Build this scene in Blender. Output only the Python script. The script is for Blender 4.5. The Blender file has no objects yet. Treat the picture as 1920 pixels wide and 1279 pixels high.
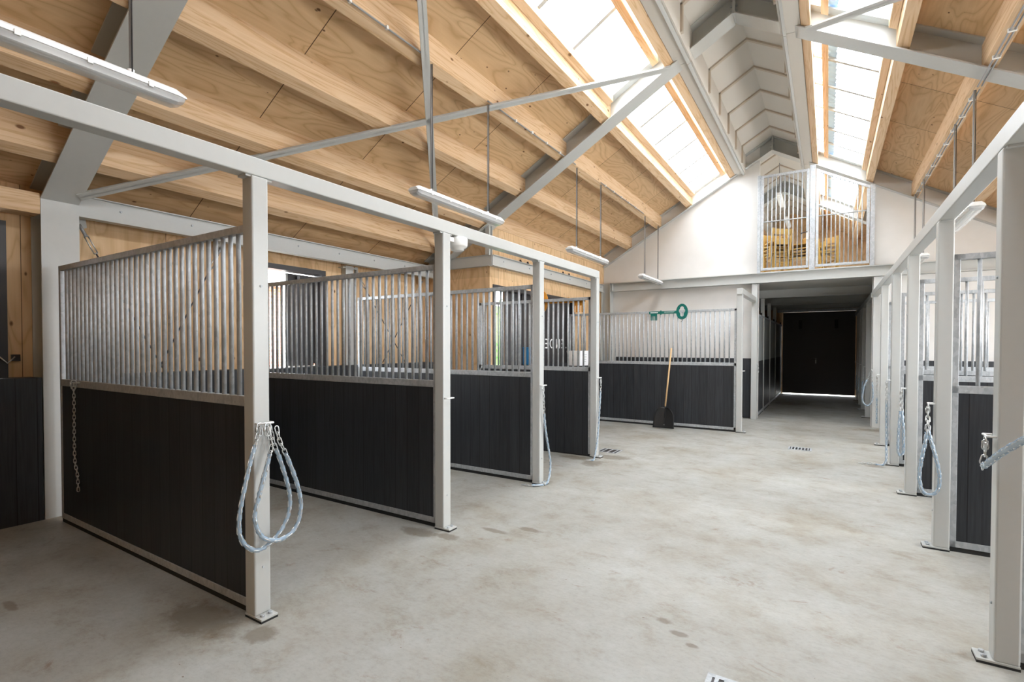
import bpy, bmesh, math, random
from mathutils import Vector, Matrix
R = math.radians
S = bpy.context.scene
COL = S.collection
random.seed(7)

# ------------------------------------------------------------------ camera, sky, exposure
cam_d = bpy.data.cameras.new('camera')
cam_d.sensor_fit = 'HORIZONTAL'
cam_d.sensor_width = 36.0
cam_d.lens = 948.2 / 1920 * 36.0
cam_d.shift_x = 0.0
cam_d.shift_y = (667.0 - 639.5) / 1920
cam_d.clip_start = 0.02
cam_d.clip_end = 300
cam = bpy.data.objects.new('camera', cam_d)
COL.objects.link(cam)
_y, _p, _r = R(32.009), R(-1.041), R(0.074)
_f = Vector((-math.sin(_y) * math.cos(_p), math.cos(_y) * math.cos(_p), math.sin(_p)))
_rt = Vector((math.cos(_y), math.sin(_y), 0))
_up = _rt.cross(_f)
_a = math.cos(_r) * _rt + math.sin(_r) * _up
_b = -math.sin(_r) * _rt + math.cos(_r) * _up
cam.matrix_world = Matrix(((_a.x, _b.x, -_f.x, 0), (_a.y, _b.y, -_f.y, 0), (_a.z, _b.z, -_f.z, 1.6), (0, 0, 0, 1)))
S.camera = cam

world = bpy.data.worlds.new('overcast_sky')
S.world = world
world.use_nodes = True
_n = world.node_tree.nodes
_l = world.node_tree.links
_n.clear()
_o = _n.new('ShaderNodeOutputWorld')
_bg = _n.new('ShaderNodeBackground')
_bg.inputs['Color'].default_value = (0.93, 0.965, 1.0, 1)
_bg.inputs['Strength'].default_value = 9.0
_l.new(_bg.outputs[0], _o.inputs[0])

S.view_settings.view_transform = 'Standard'
S.view_settings.look = 'None'
S.view_settings.gamma = 1.0
S.view_settings.use_curve_mapping = False
S.view_settings.exposure = 1.35
S.cycles.max_bounces = 10
S.cycles.diffuse_bounces = 7
S.cycles.glossy_bounces = 4
S.cycles.transmission_bounces = 6
S.cycles.transparent_max_bounces = 10
S.cycles.sample_clamp_indirect = 12
S.cycles.caustics_reflective = False
S.cycles.caustics_refractive = False


def portal(loc, rot, sx, sy):
    d = bpy.data.lights.new('daylight_portal', 'AREA')
    d.shape = 'RECTANGLE'
    d.size = sx
    d.size_y = sy
    d.cycles.is_portal = True
    o = bpy.data.objects.new('daylight_portal', d)
    COL.objects.link(o)
    o.location = loc
    o.rotation_euler = rot


# ------------------------------------------------------------------ constants of the place
XR = -1.07          # ridge line
SL = 0.577          # roof slope
ZR = 5.85           # underside of the steel at the ridge
PLY = 0.31          # roof skin above the underside of the rafters


def roofz(x, off=0.0):
    return ZR - SL * abs(x - XR) + off


# ------------------------------------------------------------------ materials
def mat(name, col, rough=0.5, metal=0.0, spec=0.5, coat=0.0, build=None):
    m = bpy.data.materials.new(name)
    m.use_nodes = True
    nt = m.node_tree
    b = nt.nodes['Principled BSDF']
    b.inputs['Base Color'].default_value = (*col, 1)
    b.inputs['Roughness'].default_value = rough
    b.inputs['Metallic'].default_value = metal
    b.inputs['Specular IOR Level'].default_value = spec
    b.inputs['Coat Weight'].default_value = coat
    if build:
        build(nt, b)
    return m


def N(nt, t, **kw):
    n = nt.nodes.new(t)
    for k, v in kw.items():
        if hasattr(n, k):
            setattr(n, k, v)
        else:
            n.inputs[k].default_value = v
    return n


def ramp(nt, fac, stops, interp='LINEAR'):
    n = nt.nodes.new('ShaderNodeValToRGB')
    n.color_ramp.interpolation = interp
    e = n.color_ramp.elements
    e[0].position, e[0].color = stops[0][0], (*stops[0][1], 1)
    e[1].position, e[1].color = stops[-1][0], (*stops[-1][1], 1)
    for p, c in stops[1:-1]:
        x = e.new(p)
        x.color = (*c, 1)
    nt.links.new(fac, n.inputs[0])
    return n.outputs[0]


def mix(nt, fac, a, b, mode='MIX'):
    n = nt.nodes.new('ShaderNodeMix')
    n.data_type = 'RGBA'
    n.blend_type = mode
    for s, v in ((0, fac), (6, a), (7, b)):
        if isinstance(v, (int, float)):
            n.inputs[s].default_value = v
        elif isinstance(v, tuple):
            n.inputs[s].default_value = (*v, 1)
        else:
            nt.links.new(v, n.inputs[s])
    return n.outputs[2]


def mth(nt, op, a, b=None, c=None):
    n = nt.nodes.new('ShaderNodeMath')
    n.operation = op
    for i, v in enumerate((a, b, c)):
        if v is None:
            continue
        if isinstance(v, (int, float)):
            n.inputs[i].default_value = v
        else:
            nt.links.new(v, n.inputs[i])
    return n.outputs[0]


def pos(nt, scale=(1, 1, 1), rot=(0, 0, 0)):
    g = nt.nodes.new('ShaderNodeNewGeometry')
    m = nt.nodes.new('ShaderNodeMapping')
    m.inputs['Scale'].default_value = scale
    m.inputs['Rotation'].default_value = rot
    nt.links.new(g.outputs['Position'], m.inputs[0])
    return m.outputs[0]


def noise(nt, vec, sc, detail=3, rough=0.5, dist=0.0):
    n = nt.nodes.new('ShaderNodeTexNoise')
    n.inputs['Scale'].default_value = sc
    n.inputs['Detail'].default_value = detail
    n.inputs['Roughness'].default_value = rough
    n.inputs['Distortion'].default_value = dist
    nt.links.new(vec, n.inputs['Vector'])
    return n.outputs[0]


def bump(nt, b, h, strength=0.3, dist=0.01):
    n = nt.nodes.new('ShaderNodeBump')
    n.inputs['Strength'].default_value = strength
    n.inputs['Distance'].default_value = dist
    nt.links.new(h, n.inputs['Height'])
    nt.links.new(n.outputs[0], b.inputs['Normal'])


def sep(nt):
    g = nt.nodes.new('ShaderNodeNewGeometry')
    s = nt.nodes.new('ShaderNodeSeparateXYZ')
    nt.links.new(g.outputs['Position'], s.inputs[0])
    return s.outputs[0], s.outputs[1], s.outputs[2]


def knots(nt, vec, sc, thr, seed_w=0.0):
    v = nt.nodes.new('ShaderNodeTexVoronoi')
    v.inputs['Scale'].default_value = sc
    nt.links.new(vec, v.inputs['Vector'])
    # only some cells carry a knot
    wn = nt.nodes.new('ShaderNodeSeparateColor')
    nt.links.new(v.outputs['Color'], wn.inputs[0])
    keep = mth(nt, 'GREATER_THAN', wn.outputs[0], 0.22)
    size = mth(nt, 'MULTIPLY_ADD', wn.outputs[1], thr, thr * 0.5)
    k = mth(nt, 'DIVIDE', v.outputs['Distance'], size)
    k = mth(nt, 'SUBTRACT', 1.0, k)
    k = mth(nt, 'MAXIMUM', k, 0.0)
    k = mth(nt, 'MINIMUM', mth(nt, 'MULTIPLY', k, 2.2), 1.0)
    return mth(nt, 'MULTIPLY', k, keep)


def b_ply(kind):
    # kind: 'roof' sheets laid along the hall, 'wall' sheets standing
    def f(nt, b):
        X, Y, Z = sep(nt)
        if kind == 'roof':
            v = pos(nt, (3.4, 0.7, 3.4))
            kv = pos(nt, (1.9, 1.0, 1.0))
            ju = mth(nt, 'DIVIDE', mth(nt, 'SUBTRACT', Y, 1.70), 1.345)
            jv = mth(nt, 'DIVIDE', mth(nt, 'SUBTRACT', mth(nt, 'ABSOLUTE', mth(nt, 'SUBTRACT', X, XR)), 0.98), 0.74)
            lw = 0.0035
        else:
            v = pos(nt, (2.6, 2.6, 0.7))
            kv = pos(nt, (1.5, 1.5, 0.8))
            ju = mth(nt, 'DIVIDE', mth(nt, 'ADD', mth(nt, 'SUBTRACT', Y, 1.3), X), 1.22)
            jv = mth(nt, 'DIVIDE', Z, 2.8)
            lw = 0.0022
        n1 = noise(nt, v, 0.9, 2, 0.45, 0.4)
        rings = mth(nt, 'FRACT', mth(nt, 'MULTIPLY', n1, 13.0))
        rings = mth(nt, 'ABSOLUTE', mth(nt, 'SUBTRACT', rings, 0.5))
        n2 = noise(nt, pos(nt, (40, 1.5, 40) if kind == 'roof' else (40, 40, 1.5)), 1.0, 2)
        base = ramp(nt, rings, [(0.0, (0.56, 0.37, 0.195)), (0.14, (0.69, 0.49, 0.285)), (0.5, (0.76, 0.56, 0.345))])
        base = mix(nt, 0.22, base, ramp(nt, n2, [(0.3, (0.58, 0.395, 0.215)), (0.7, (0.82, 0.635, 0.41))]))
        cu = mth(nt, 'FLOOR', ju)
        cv = mth(nt, 'FLOOR', jv)
        wn = nt.nodes.new('ShaderNodeTexWhiteNoise')
        wn.noise_dimensions = '2D'
        cb = nt.nodes.new('ShaderNodeCombineXYZ')
        nt.links.new(cu, cb.inputs[0])
        nt.links.new(cv, cb.inputs[1])
        nt.links.new(cb.outputs[0], wn.inputs['Vector'])
        tint = ramp(nt, wn.outputs[0], [(0, (0.86, 0.82, 0.78)), (1, (1.08, 1.04, 1.0))])
        base = mix(nt, 1.0, base, tint, 'MULTIPLY')
        k = knots(nt, kv, 4.4, 0.085)
        base = mix(nt, k, base, (0.17, 0.085, 0.038))
        fu = mth(nt, 'FRACT', ju)
        e = mth(nt, 'MINIMUM', fu, mth(nt, 'SUBTRACT', 1.0, fu))
        ln = mth(nt, 'LESS_THAN', e, lw)
        base = mix(nt, ln, base, (0.12, 0.065, 0.03))
        nt.links.new(base, b.inputs['Base Color'])
    return f


def b_beam(nt, b):
    v = pos(nt, (9, 0.55, 9))
    n1 = noise(nt, v, 1.0, 3, 0.5, 0.6)
    g = mth(nt, 'FRACT', mth(nt, 'MULTIPLY', n1, 7.0))
    g = mth(nt, 'ABSOLUTE', mth(nt, 'SUBTRACT', g, 0.5))
    base = ramp(nt, g, [(0, (0.58, 0.375, 0.20)), (0.14, (0.68, 0.475, 0.285)), (0.5, (0.73, 0.535, 0.345))])
    k = knots(nt, pos(nt, (2.4, 1.3, 2.4)), 2.6, 0.10)
    base = mix(nt, k, base, (0.21, 0.10, 0.04))
    nt.links.new(base, b.inputs['Base Color'])


def b_galv(nt, b):
    v = nt.nodes.new('ShaderNodeTexVoronoi')
    v.inputs['Scale'].default_value = 55
    nt.links.new(pos(nt, (1, 1, 0.6)), v.inputs['Vector'])
    s = nt.nodes.new('ShaderNodeSeparateColor')
    nt.links.new(v.outputs['Color'], s.inputs[0])
    n = noise(nt, pos(nt), 9, 4)
    f = mth(nt, 'ADD', mth(nt, 'MULTIPLY', s.outputs[0], 0.35), mth(nt, 'MULTIPLY', n, 0.65))
    c = ramp(nt, f, [(0.2, (0.34, 0.365, 0.385)), (0.75, (0.53, 0.555, 0.575))])
    nt.links.new(c, b.inputs['Base Color'])
    nt.links.new(ramp(nt, n, [(0.3, (0.36,) * 3), (0.7, (0.56,) * 3)]), b.inputs['Roughness'])


def b_plank(nt, b):
    X, Y, Z = sep(nt)
    u = mth(nt, 'DIVIDE', mth(nt, 'ADD', X, Y), 0.145)
    fu = mth(nt, 'FRACT', u)
    e = mth(nt, 'MINIMUM', fu, mth(nt, 'SUBTRACT', 1.0, fu))
    ln = mth(nt, 'LESS_THAN', e, 0.022)
    wn = nt.nodes.new('ShaderNodeTexWhiteNoise')
    wn.noise_dimensions = '1D'
    nt.links.new(mth(nt, 'FLOOR', u), wn.inputs['W'])
    gr = noise(nt, pos(nt, (70, 70, 3)), 1.0, 3)
    c = ramp(nt, gr, [(0.3, (0.021, 0.023, 0.027)), (0.7, (0.036, 0.039, 0.045))])
    c = mix(nt, 1.0, c, ramp(nt, wn.outputs[0], [(0, (0.85,) * 3), (1, (1.15,) * 3)]), 'MULTIPLY')
    c = mix(nt, ln, c, (0.007, 0.007, 0.008))
    nt.links.new(c, b.inputs['Base Color'])
    h = mth(nt, 'SUBTRACT', mth(nt, 'MULTIPLY', gr, 0.12), ln)
    bump(nt, b, h, 0.35, 0.004)


STAINS = [(-3.10, 1.53, .34, .17), (-4.25, .98, .12, .03), (-.69, 2.86, .05, .03), (-.60, 2.78, .04, .025), (-2.66, 1.62, .12, .10), (-2.98, 3.25, .22, .10), (-2.7, 3.30, .12, .07), (-2.72, 6.45, .16, .20),
          (-3.05, 6.65, .30, .14), (-2.62, 6.95, .30, .17), (0.55, 8.30, .13, .09), (-3.6, 5.3, .35, .16), (-2.45, 3.62, .16, .04),
          (-0.80, 2.95, .05, .04), (0.9, 11.9, .45, .25), (-0.9, 16.2, .5, .5), (-4.9, 2.0, .4, .2), (-2.2, 3.80, .14, .05)]


def b_floor(nt, b):
    p = pos(nt)
    g = nt.nodes.new('ShaderNodeNewGeometry')
    big = noise(nt, pos(nt, (1.0, 0.8, 1)), 1.3, 6, 0.62, 0.2)
    med = noise(nt, pos(nt, (1.0, 1.3, 1), (0, 0, 0.5)), 3.0, 9, 0.74, 0.15)
    fine = noise(nt, pos(nt, (1.0, 1.6, 1)), 26, 6, 0.78)
    c = ramp(nt, big, [(0.34, (0.312, 0.294, 0.252)), (0.48, (0.360, 0.356, 0.328)), (0.68, (0.398, 0.404, 0.388))])
    c2 = ramp(nt, med, [(0.33, (0.73, 0.66, 0.56)), (0.46, (0.945, 0.93, 0.895)), (0.66, (1.07, 1.075, 1.07))])
    c = mix(nt, 0.75, c, c2, 'MULTIPLY')
    c = mix(nt, 0.5, c, ramp(nt, fine, [(0.3, (0.72, 0.70, 0.67)), (0.5, (1.0,) * 3), (0.7, (1.12,) * 3)]), 'MULTIPLY')
    # rusty brown blots
    bl = noise(nt, pos(nt, (1.0, 1.6, 1), (0, 0, -0.4)), 2.6, 9, 0.74, 0.5)
    c = mix(nt, ramp(nt, bl, [(0.60, (0, 0, 0)), (0.72, (0.8, 0.8, 0.8))]), c, (0.20, 0.13, 0.075))
    # specks of grit and straw
    v = nt.nodes.new('ShaderNodeTexVoronoi')
    v.inputs['Scale'].default_value = 9.0
    nt.links.new(pos(nt, (1.0, 1.7, 1), (0, 0, 0.7)), v.inputs['Vector'])
    sc = nt.nodes.new('ShaderNodeSeparateColor')
    nt.links.new(v.outputs['Color'], sc.inputs[0])
    sp = mth(nt, 'MULTIPLY', mth(nt, 'LESS_THAN', v.outputs['Distance'], mth(nt, 'MULTIPLY', sc.outputs[1], 0.075)),
             mth(nt, 'GREATER_THAN', sc.outputs[0], 0.62))
    c = mix(nt, mth(nt, 'MULTIPLY', sp, 0.75), c, (0.15, 0.10, 0.06))
    # crumbs of dirt in loose clusters
    cr = noise(nt, p, 95, 5, 0.8)
    cl = noise(nt, pos(nt, (1, 1.4, 1)), 2.1, 4, 0.6)
    cr = mth(nt, 'MULTIPLY', mth(nt, 'GREATER_THAN', cr, 0.66), ramp(nt, cl, [(0.50, (0, 0, 0)), (0.62, (1, 1, 1))]))
    c = mix(nt, mth(nt, 'MULTIPLY', cr, 0.55), c, (0.14, 0.09, 0.05))
    # damp patches
    wob = noise(nt, p, 9, 6, 0.7)
    tot = None
    for (sx, sy, rx, ry) in STAINS:
        vm = nt.nodes.new('ShaderNodeVectorMath')
        vm.operation = 'SUBTRACT'
        nt.links.new(g.outputs['Position'], vm.inputs[0])
        vm.inputs[1].default_value = (sx, sy, 0)
        v2 = nt.nodes.new('ShaderNodeVectorMath')
        v2.operation = 'MULTIPLY'
        nt.links.new(vm.outputs[0], v2.inputs[0])
        v2.inputs[1].default_value = (1 / rx, 1 / ry, 0)
        v3 = nt.nodes.new('ShaderNodeVectorMath')
        v3.operation = 'LENGTH'
        nt.links.new(v2.outputs[0], v3.inputs[0])
        d = mth(nt, 'ADD', v3.outputs['Value'], mth(nt, 'MULTIPLY', mth(nt, 'SUBTRACT', wob, 0.5), 1.6))
        d = mth(nt, 'MULTIPLY', mth(nt, 'SUBTRACT', 1.0, d), 2.6)
        d = mth(nt, 'MINIMUM', mth(nt, 'MAXIMUM', d, 0.0), 1.0)
        tot = d if tot is None else mth(nt, 'MAXIMUM', tot, d)
    c = mix(nt, mth(nt, 'MULTIPLY', tot, 0.62), c, (0.14, 0.11, 0.075))
    nt.links.new(c, b.inputs['Base Color'])
    nt.links.new(ramp(nt, med, [(0.3, (0.62,) * 3), (0.7, (0.42,) * 3)]), b.inputs['Roughness'])
    bump(nt, b, med, 0.12, 0.01)


def b_steel(nt, b):
    n = noise(nt, pos(nt), 22, 3)
    c = ramp(nt, n, [(0.3, (0.500, 0.512, 0.498)), (0.7, (0.512, 0.524, 0.510))])
    nt.links.new(c, b.inputs['Base Color'])


def b_white(nt, b):
    n = noise(nt, pos(nt), 3, 4)
    nt.links.new(ramp(nt, n, [(0.3, (0.67, 0.66, 0.635)), (0.7, (0.71, 0.70, 0.68))]), b.inputs['Base Color'])
    bump(nt, b, noise(nt, pos(nt), 60, 3), 0.08, 0.003)


def b_brick(nt, b):
    t = nt.nodes.new('ShaderNodeTexBrick')
    t.inputs['Color1'].default_value = (0.42, 0.16, 0.10, 1)
    t.inputs['Color2'].default_value = (0.33, 0.12, 0.08, 1)
    t.inputs['Mortar'].default_value = (0.5, 0.45, 0.4, 1)
    t.inputs['Scale'].default_value = 1.0
    t.inputs['Brick Width'].default_value = 0.24
    t.inputs['Row Height'].default_value = 0.08
    t.inputs['Mortar Size'].default_value = 0.008
    X, Y, Z = sep(nt)
    cb = nt.nodes.new('ShaderNodeCombineXYZ')
    nt.links.new(mth(nt, 'ADD', X, Y), cb.inputs[0])
    nt.links.new(Z, cb.inputs[1])
    nt.links.new(cb.outputs[0], t.inputs['Vector'])
    nt.links.new(t.outputs[0], b.inputs['Base Color'])


def b_leaf(nt, b):
    n = noise(nt, pos(nt), 12, 3)
    nt.links.new(ramp(nt, n, [(0.3, (0.03, 0.12, 0.02)), (0.7, (0.12, 0.32, 0.07))]), b.inputs['Base Color'])


def mat_clear(name, col, tr, rough=0.15):
    m = bpy.data.materials.new(name)
    m.use_nodes = True
    nt = m.node_tree
    b = nt.nodes['Principled BSDF']
    b.inputs['Base Color'].default_value = (*col, 1)
    b.inputs['Roughness'].default_value = rough
    t = nt.nodes.new('ShaderNodeBsdfTransparent')
    t.inputs[0].default_value = (1, 1, 1, 1)
    mx = nt.nodes.new('ShaderNodeMixShader')
    mx.inputs[0].default_value = tr
    nt.links.new(b.outputs[0], mx.inputs[1])
    nt.links.new(t.outputs[0], mx.inputs[2])
    nt.links.new(mx.outputs[0], nt.nodes['Material Output'].inputs[0])
    return m


def mat_sheet(name):
    m = bpy.data.materials.new(name)
    m.use_nodes = True
    nt = m.node_tree
    nt.nodes.remove(nt.nodes['Principled BSDF'])
    t = nt.nodes.new('ShaderNodeBsdfTransparent')
    t.inputs[0].default_value = (0.68, 0.70, 0.72, 1)
    d = nt.nodes.new('ShaderNodeBsdfTranslucent')
    d.inputs[0].default_value = (0.6, 0.63, 0.66, 1)
    mx = nt.nodes.new('ShaderNodeMixShader')
    mx.inputs[0].default_value = 0.75
    nt.links.new(d.outputs[0], mx.inputs[1])
    nt.links.new(t.outputs[0], mx.inputs[2])
    nt.links.new(mx.outputs[0], nt.nodes['Material Output'].inputs[0])
    return m


M = dict(
    steel=mat('grey_steel_paint', (0.5, 0.51, 0.49), 0.30, 0.0, 0.5, 0.0, b_steel),
    frame=mat('grey_frame_paint', (0.5, 0.51, 0.49), 0.42, 0.0, 0.45, 0.0, b_steel),
    galv=mat('galvanised_steel', (0.5, 0.5, 0.5), 0.42, 0.25, 0.5, 0.0, b_galv),
    zinc=mat('zinc_chain', (0.60, 0.62, 0.62), 0.28, 0.85),
    plank=mat('black_plank', (0.04, 0.04, 0.04), 0.48, 0, 0.4, 0, b_plank),
    rubber=mat('black_rubber', (0.018, 0.018, 0.018), 0.8),
    plyr=mat('roof_plywood', (0.6, 0.4, 0.2), 0.62, 0, 0.3, 0, b_ply('roof')),
    plyw=mat('wall_plywood', (0.6, 0.4, 0.2), 0.62, 0, 0.3, 0, b_ply('wall')),
    beam=mat('spruce_beam', (0.6, 0.4, 0.2), 0.6, 0, 0.3, 0, b_beam),
    floor=mat('worn_concrete', (0.6, 0.55, 0.5), 0.5, 0, 0.35, 0, b_floor),
    white=mat('white_render', (0.8, 0.8, 0.78), 0.75, 0, 0.3, 0, b_white),
    board=mat('white_board', (0.63, 0.605, 0.56), 0.55),
    batten=mat('cream_batten', (0.52, 0.45, 0.365), 0.6),
    lampw=mat('white_plastic', (0.82, 0.83, 0.82), 0.35),
    tube=mat('fluorescent_tube', (0.85, 0.86, 0.85), 0.4),
    clear=mat_clear('clear_lamp_cover', (0.72, 0.73, 0.74), 0.55, 0.12),
    cable=mat('grey_conduit', (0.30, 0.30, 0.30), 0.45),
    blackp=mat('black_plastic', (0.015, 0.015, 0.016), 0.38),
    dark=mat('anthracite_frame', (0.030, 0.027, 0.028), 0.45),
    darkg=mat('dark_grey_door', (0.055, 0.052, 0.055), 0.5),
    sleeve=mat_clear('pale_blue_sleeve', (0.40, 0.53, 0.66), 0.34, 0.2),
    green=mat('green_plastic', (0.0, 0.135, 0.11), 0.35),
    orange=mat('orange_plastic', (0.80, 0.33, 0.03), 0.4),
    paleblue=mat('pale_blue_film', (0.42, 0.62, 0.88), 0.5),
    textw=mat('white_lettering', (0.85, 0.85, 0.85), 0.5),
    handle=mat('pale_handle_wood', (0.66, 0.44, 0.22), 0.5),
    yellow=mat('yellow_chair_wood', (0.50, 0.31, 0.08), 0.5),
    bucket=mat('white_bucket', (0.78, 0.79, 0.80), 0.4),
    blue=mat('blue_plastic', (0.02, 0.22, 0.50), 0.4),
    mesh=mat('grey_mesh_panel', (0.30, 0.32, 0.315), 0.6),
    brick=mat('red_brick', (0.4, 0.15, 0.1), 0.85, 0, 0.2, 0, b_brick),
    leaf=mat('hedge_green', (0.1, 0.3, 0.05), 0.6, 0, 0.3, 0, b_leaf),
    pave=mat('pale_paving', (0.55, 0.53, 0.50), 0.8),
    roofm=mat('pale_metal_roof', (0.6, 0.6, 0.6), 0.6),
    poly=mat_sheet('skylight_sheet'),
    loftfl=mat('loft_board', (0.5, 0.36, 0.2), 0.6),
)


# ------------------------------------------------------------------ mesh helpers
class MB:
    def __init__(s):
        s.v = []
        s.f = []
        s.sm = []

    def add(s, vs, fs, smooth=False):
        o = len(s.v)
        s.v += [tuple(v) for v in vs]
        for f in fs:
            s.f.append([i + o for i in f])
            s.sm.append(smooth)
        return s

    def box(s, x0, y0, z0, x1, y1, z1, b=0.0):
        x0, x1 = min(x0, x1), max(x0, x1)
        y0, y1 = min(y0, y1), max(y0, y1)
        z0, z1 = min(z0, z1), max(z0, z1)
        if b <= 0:
            vs = [(x, y, z) for z in (z0, z1) for y in (y0, y1) for x in (x0, x1)]
            return s.add(vs, [(0, 2, 3, 1), (4, 5, 7, 6), (0, 1, 5, 4), (2, 6, 7, 3), (0, 4, 6, 2), (1, 3, 7, 5)])
        bm = bmesh.new()
        bmesh.ops.create_cube(bm, size=1)
        bmesh.ops.scale(bm, vec=(x1 - x0, y1 - y0, z1 - z0), verts=bm.verts)
        bmesh.ops.translate(bm, vec=((x0 + x1) / 2, (y0 + y1) / 2, (z0 + z1) / 2), verts=bm.verts)
        bmesh.ops.bevel(bm, geom=bm.edges[:], offset=b, segments=2, affect='EDGES', profile=0.5)
        return s.bm(bm)

    def bm(s, bm, smooth=False):
        bm.verts.ensure_lookup_table()
        s.add([v.co.copy() for v in bm.verts], [[v.index for v in f.verts] for f in bm.faces], smooth)
        bm.free()
        return s

    def prism(s, pts, vec):
        """closed outline (list of 3D points) pushed along vec"""
        n = len(pts)
        v = Vector(vec)
        vs = [Vector(p) for p in pts] + [Vector(p) + v for p in pts]
        fs = [list(range(n))[::-1], [i + n for i in range(n)]]
        for i in range(n):
            j = (i + 1) % n
            fs.append([i, j, j + n, i + n])
        return s.add(vs, fs)

    def tube(s, path, r, seg=8, closed=False, rad=None, caps=True):
        P = [Vector(p) for p in path]
        n = len(P)
        up = None
        vs = []
        for i in range(n):
            a = P[i - 1] if (i > 0 or closed) else P[i]
            b = P[(i + 1) % n] if (i < n - 1 or closed) else P[i]
            t = (b - a)
            t = t.normalized() if t.length > 1e-9 else Vector((0, 0, 1))
            if up is None:
                up = Vector((0, 0, 1)) if abs(t.z) < 0.9 else Vector((1, 0, 0))
            x = up - t * up.dot(t)
            x = x.normalized() if x.length > 1e-6 else t.orthogonal().normalized()
            y = t.cross(x)
            up = x
            rr = rad[i] if rad else r
            for k in range(seg):
                an = 2 * math.pi * k / seg
                vs.append(P[i] + rr * (math.cos(an) * x + math.sin(an) * y))
        fs = []
        m = n if closed else n - 1
        for i in range(m):
            j = (i + 1) % n
            for k in range(seg):
                l = (k + 1) % seg
                fs.append([i * seg + k, i * seg + l, j * seg + l, j * seg + k])
        s.add(vs, fs, True)
        if caps and not closed:
            o = len(s.v) - n * seg
            s.f.append([o + k for k in range(seg)][::-1])
            s.sm.append(False)
            s.f.append([o + (n - 1) * seg + k for k in range(seg)])
            s.sm.append(False)
        return s

    def cyl(s, p0, p1, r, seg=12, r1=None):
        return s.tube([p0, p1], r, seg, rad=[r, r1 if r1 is not None else r])

    def build(s, name, m, parent=None):
        me = bpy.data.meshes.new(name)
        if parent is not None:
            off = Vector(parent.get('_wl', (0, 0, 0)))
        else:
            xs = [v[0] for v in s.v]
            ys = [v[1] for v in s.v]
            zs = [v[2] for v in s.v]
            off = Vector(((min(xs) + max(xs)) / 2, (min(ys) + max(ys)) / 2, min(zs)))
        me.from_pydata([tuple(Vector(v) - off) for v in s.v], [], s.f)
        me.polygons.foreach_set('use_smooth', s.sm)
        me.materials.append(m)
        bm = bmesh.new()
        bm.from_mesh(me)
        bmesh.ops.recalc_face_normals(bm, faces=bm.faces)
        bm.to_mesh(me)
        bm.free()
        me.update()
        o = bpy.data.objects.new(name, me)
        COL.objects.link(o)
        o['_wl'] = tuple(off)
        if parent is not None:
            o.parent = parent
            o.location = (0, 0, 0)
            o['_wl'] = tuple(off)
        else:
            o.location = off
        return o


def thing(name, label, cat, loc, group=None):
    o = bpy.data.objects.new(name, None)
    o.empty_display_size = 0.1
    COL.objects.link(o)
    o.location = loc
    o['_wl'] = tuple(loc)
    o['label'] = label
    o['category'] = cat
    if group:
        o['group'] = group
    return o


def tag(o, label=None, cat=None, group=None, kind=None):
    if label:
        o['label'] = label
    if cat:
        o['category'] = cat
    if group:
        o['group'] = group
    if kind:
        o['kind'] = kind
    return o


def structure(o, label):
    return tag(o, label, None, None, 'structure')


def copy_tree(o, loc=None, parent=None):
    c = o.copy()
    COL.objects.link(c)
    if parent is not None:
        c.parent = parent
    if loc is not None:
        c.location = loc
    for ch in list(o.children):
        copy_tree(ch, None, c)
    return c


ORD = ['first', 'second', 'third', 'fourth', 'fifth', 'sixth', 'seventh', 'eighth', 'ninth']

# ------------------------------------------------------------------ the shell
Y0, Y3, YE = -3.6, 12.40, 19.75       # behind the camera, gable, far end
XL, XW = -6.38, 4.26                  # side walls
F1, F2, F3 = 1.65, 7.0, 12.28         # front edge of each steel frame
FW = 0.28

structure(MB().box(XL - .1, Y0, -0.15, XW + .1, YE + .3, 0).build('floor', M['floor']), 'pale worn concrete floor with brown stains')

# ceilings : plywood outside of the skylight strips
SKY0 = 0.5
GA, GB = 0.86, 1.66                   # skylight strip, measured from the ridge line


def slab(mb, side, a, b, y0, y1, off, th):
    xa, xb = XR + side * a, XR + side * b
    za, zb = roofz(xa, off), roofz(xb, off)
    return mb.prism([(xa, y0, za), (xb, y0, zb), (xb, y0, zb + th), (xa, y0, za + th)], (0, y1 - y0, 0))


c = MB()
for sd in (-1, 1):
    slab(c, sd, GB, 5.45, Y0, YE + .3, PLY, 0.03)
    slab(c, sd, GA + .001, GB, Y0, SKY0, PLY, 0.03)  # unseen skylight stretch over the viewer, closed to darken the near post faces
    slab(c, sd, GA + .001, GB, 15.4 if sd < 0 else 17.5, YE + .3, PLY, 0.03)  # left loft skylight closed early, out of view, to dim the loft
structure(c.build('ceiling', M['plyr']), 'plywood sheeting on both roof slopes below the skylights')
c = MB()
for sd in (-1, 1):
    slab(c, sd, 0.0, GA, Y0, YE + .3, PLY, 0.03)
structure(c.build('ceiling', M['board']), 'white boarded strip of ceiling under the ridge')

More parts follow.
